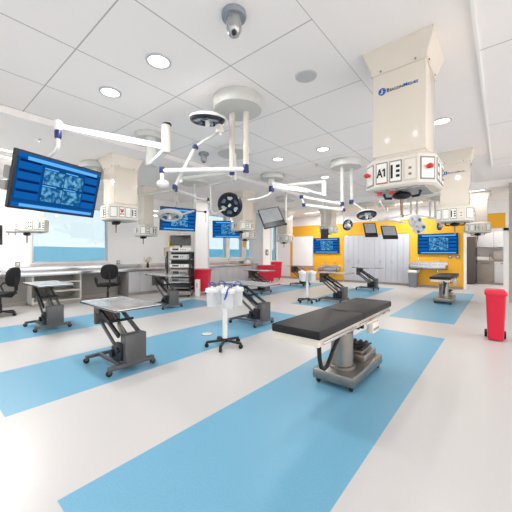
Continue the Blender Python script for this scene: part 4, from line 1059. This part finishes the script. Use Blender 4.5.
scrub_sink(-6.85, 1.05, 'steel wall sink under the far screen beside the whiteboard', 0.66)
t = thing('trash_can', 'grey rectangular trash can between lockers and wall sink', 'trash can', (-2.9, 13.98, 0))
MB().loft([rc(0.13, -0.2, 0.2, 0.0), rc(0.17, -0.25, 0.25, 0.62)]).build('body', ['trashgrey'], t)
MB().loft([rc(0.18, -0.26, 0.26, 0.61), rc(0.18, -0.26, 0.26, 0.66), rc(0.14, -0.2, 0.2, 0.73)]).build('lid', ['canopy'], t)
for x, l in ((-1.62, 'small grey socket plate under the right yellow wall screen'), (-1.36, 'wider grey socket plate at the right edge of the yellow wall')):
    t = thing('wall_socket', l, 'socket', (x, FY, 1.3), group='sockets on the yellow wall'); MB().span(-0.07, 0.07, -0.03, 0, -0.06, 0.06, 0.004).build('plate', ['plateframe'], t); MB().span(-0.03, 0.03, -0.034, -0.028, -0.03, 0.03).build('socket_face', ['canopy'], t)

# kitchen beyond the doorway
t = thing('refrigerator', 'dark steel refrigerator inside the kitchen at the left', 'refrigerator', (-1.22, 17.2, 0))
MB().span(-0.38, 0.26, -0.36, 0.36, 0.05, 2.2, 0.015).build('body', ['fridge'], t)
MB().span(0.26, 0.29, -0.35, 0.35, 0.9, 2.17, 0.008).build('upper_door', ['fridge'], t)
MB().span(0.26, 0.29, -0.35, 0.35, 0.1, 0.88, 0.008).build('lower_door', ['fridge'], t)
MB().cyl((0.33, -0.28, 1.0), (0.33, -0.28, 1.7), 0.015).cyl((0.28, -0.28, 1.05), (0.33, -0.28, 1.05), 0.01).cyl((0.28, -0.28, 1.65), (0.33, -0.28, 1.65), 0.01).build('handle', ['black'], t)
def kcab(x0, x1, y0, y1, z0, z1, mt, label, name='kitchen_cabinet'):
    t = thing(name, label, 'cabinet', ((x0 + x1) / 2, y1, z0)); w = (x1 - x0) / 2; dd = y1 - y0; h = z1 - z0
    MB().span(-w, w, -dd, 0, 0.0 if z0 > 0.5 else 0.09, h).build('body', [mt], t)
    if z0 < 0.5: MB().span(-w, w, -dd + 0.04, 0, 0, 0.09).build('plinth', ['plinth'], t)
    d = MB().span(-w + 0.005, w - 0.005, -dd - 0.02, -dd, 0.1 if z0 < 0.5 else 0.005, h - (0.17 if z0 < 0.5 else 0.005), 0.004).build('door', [mt], t)
    if z0 < 0.5:
        dr = MB().span(-w + 0.005, w - 0.005, -dd - 0.02, -dd, h - 0.16, h - 0.005, 0.004).build('drawer', [mt], t)
        MB().tube([(-w * 0.5, -dd - 0.01, h - 0.08), (-w * 0.45, -dd - 0.05, h - 0.08), (w * 0.45, -dd - 0.05, h - 0.08), (w * 0.5, -dd - 0.01, h - 0.08)], 0.012).build('handle', ['black'], dr)
    else: MB().cyl((w * 0.7, -dd - 0.035, 0.05), (w * 0.7, -dd - 0.035, 0.17), 0.008, seg=8).cyl((w * 0.7, -dd - 0.035, 0.06), (w * 0.7, -dd - 0.015, 0.06), 0.006, seg=8).build('handle', ['chrome'], d)
kcab(-0.92, -0.28, 17.4, 18.0, 0, 1.06, 'wood', 'grey wooden kitchen base cabinet seen through the doorway')
kcab(-0.27, 0.6, 17.4, 18.0, 0, 1.06, 'cabgrey', 'pale kitchen base cabinet at the right side of the doorway view')
t = thing('kitchen_counter', 'dark grey kitchen countertop seen through the doorway', 'worktop', (-0.15, 17.7, 1.06)); MB().span(-0.76, 0.77, -0.33, 0.3, 0, 0.05, 0.004).build('top', ['wood'], t)
kcab(-0.92, -0.30, 17.65, 18.0, 1.72, 2.75, 'cabgrey', 'white kitchen wall cabinet over the wooden base cabinet', 'wall_cabinet')
kcab(-0.29, 0.6, 17.65, 18.0, 1.72, 2.75, 'cabgrey', 'white kitchen wall cabinet at the right side of the doorway view', 'wall_cabinet')
t = thing('microwave', 'grey microwave oven on the kitchen countertop', 'microwave', (-0.05, 17.75, 1.11)); MB().span(-0.25, 0.25, -0.2, 0.2, 0.01, 0.42, 0.01).build('case', ['wood'], t); MB().span(-0.22, 0.12, -0.206, -0.199, 0.06, 0.36).build('door', ['kneeback'], t); MB().span(-0.2, 0.2, -0.15, 0.15, 0, 0.012).build('foot', ['black'], t)
faucet((-0.45, 17.85, 1.11), 'small dark faucet on the kitchen countertop', -PI / 2)

# ------------------------------------------------------------------ world, sun, camera
w = bpy.data.worlds.new('World'); bpy.context.scene.world = w; w.use_nodes = True
nt = w.node_tree; bg = nt.nodes['Background']
tc = nt.nodes.new('ShaderNodeTexCoord'); sp = nt.nodes.new('ShaderNodeSeparateXYZ'); cr = nt.nodes.new('ShaderNodeValToRGB')
nt.links.new(tc.outputs['Generated'], sp.inputs[0]); nt.links.new(sp.outputs['Z'], cr.inputs['Fac'])
e = cr.color_ramp.elements
e[0].position = 0.0; e[0].color = (*lin((252, 249, 247)), 1)
e[1].position = 0.6; e[1].color = (*lin((246, 246, 248)), 1)
nt.links.new(cr.outputs['Color'], bg.inputs['Color']); bg.inputs['Strength'].default_value = 2.3

cam = bpy.data.cameras.new('Camera'); co = bpy.data.objects.new('Camera', cam); COL.objects.link(co)
cam.sensor_width = 36.0; cam.lens = F_ / 512 * 36.0; cam.shift_y = -(256 - CY) / 512.0
cam.clip_end = 5000; cam.clip_start = 0.05
co.location = (0, 0, HC); co.rotation_euler = (PI / 2, 0, TH)
sc = bpy.context.scene
sc.camera = co
sc.view_settings.view_transform = 'Standard'; sc.view_settings.look = 'None'; sc.view_settings.gamma = 1.0
sc.view_settings.exposure = 0.38; sc.view_settings.use_curve_mapping = False
sc.cycles.max_bounces = 8; sc.cycles.diffuse_bounces = 5; sc.cycles.transparent_max_bounces = 8
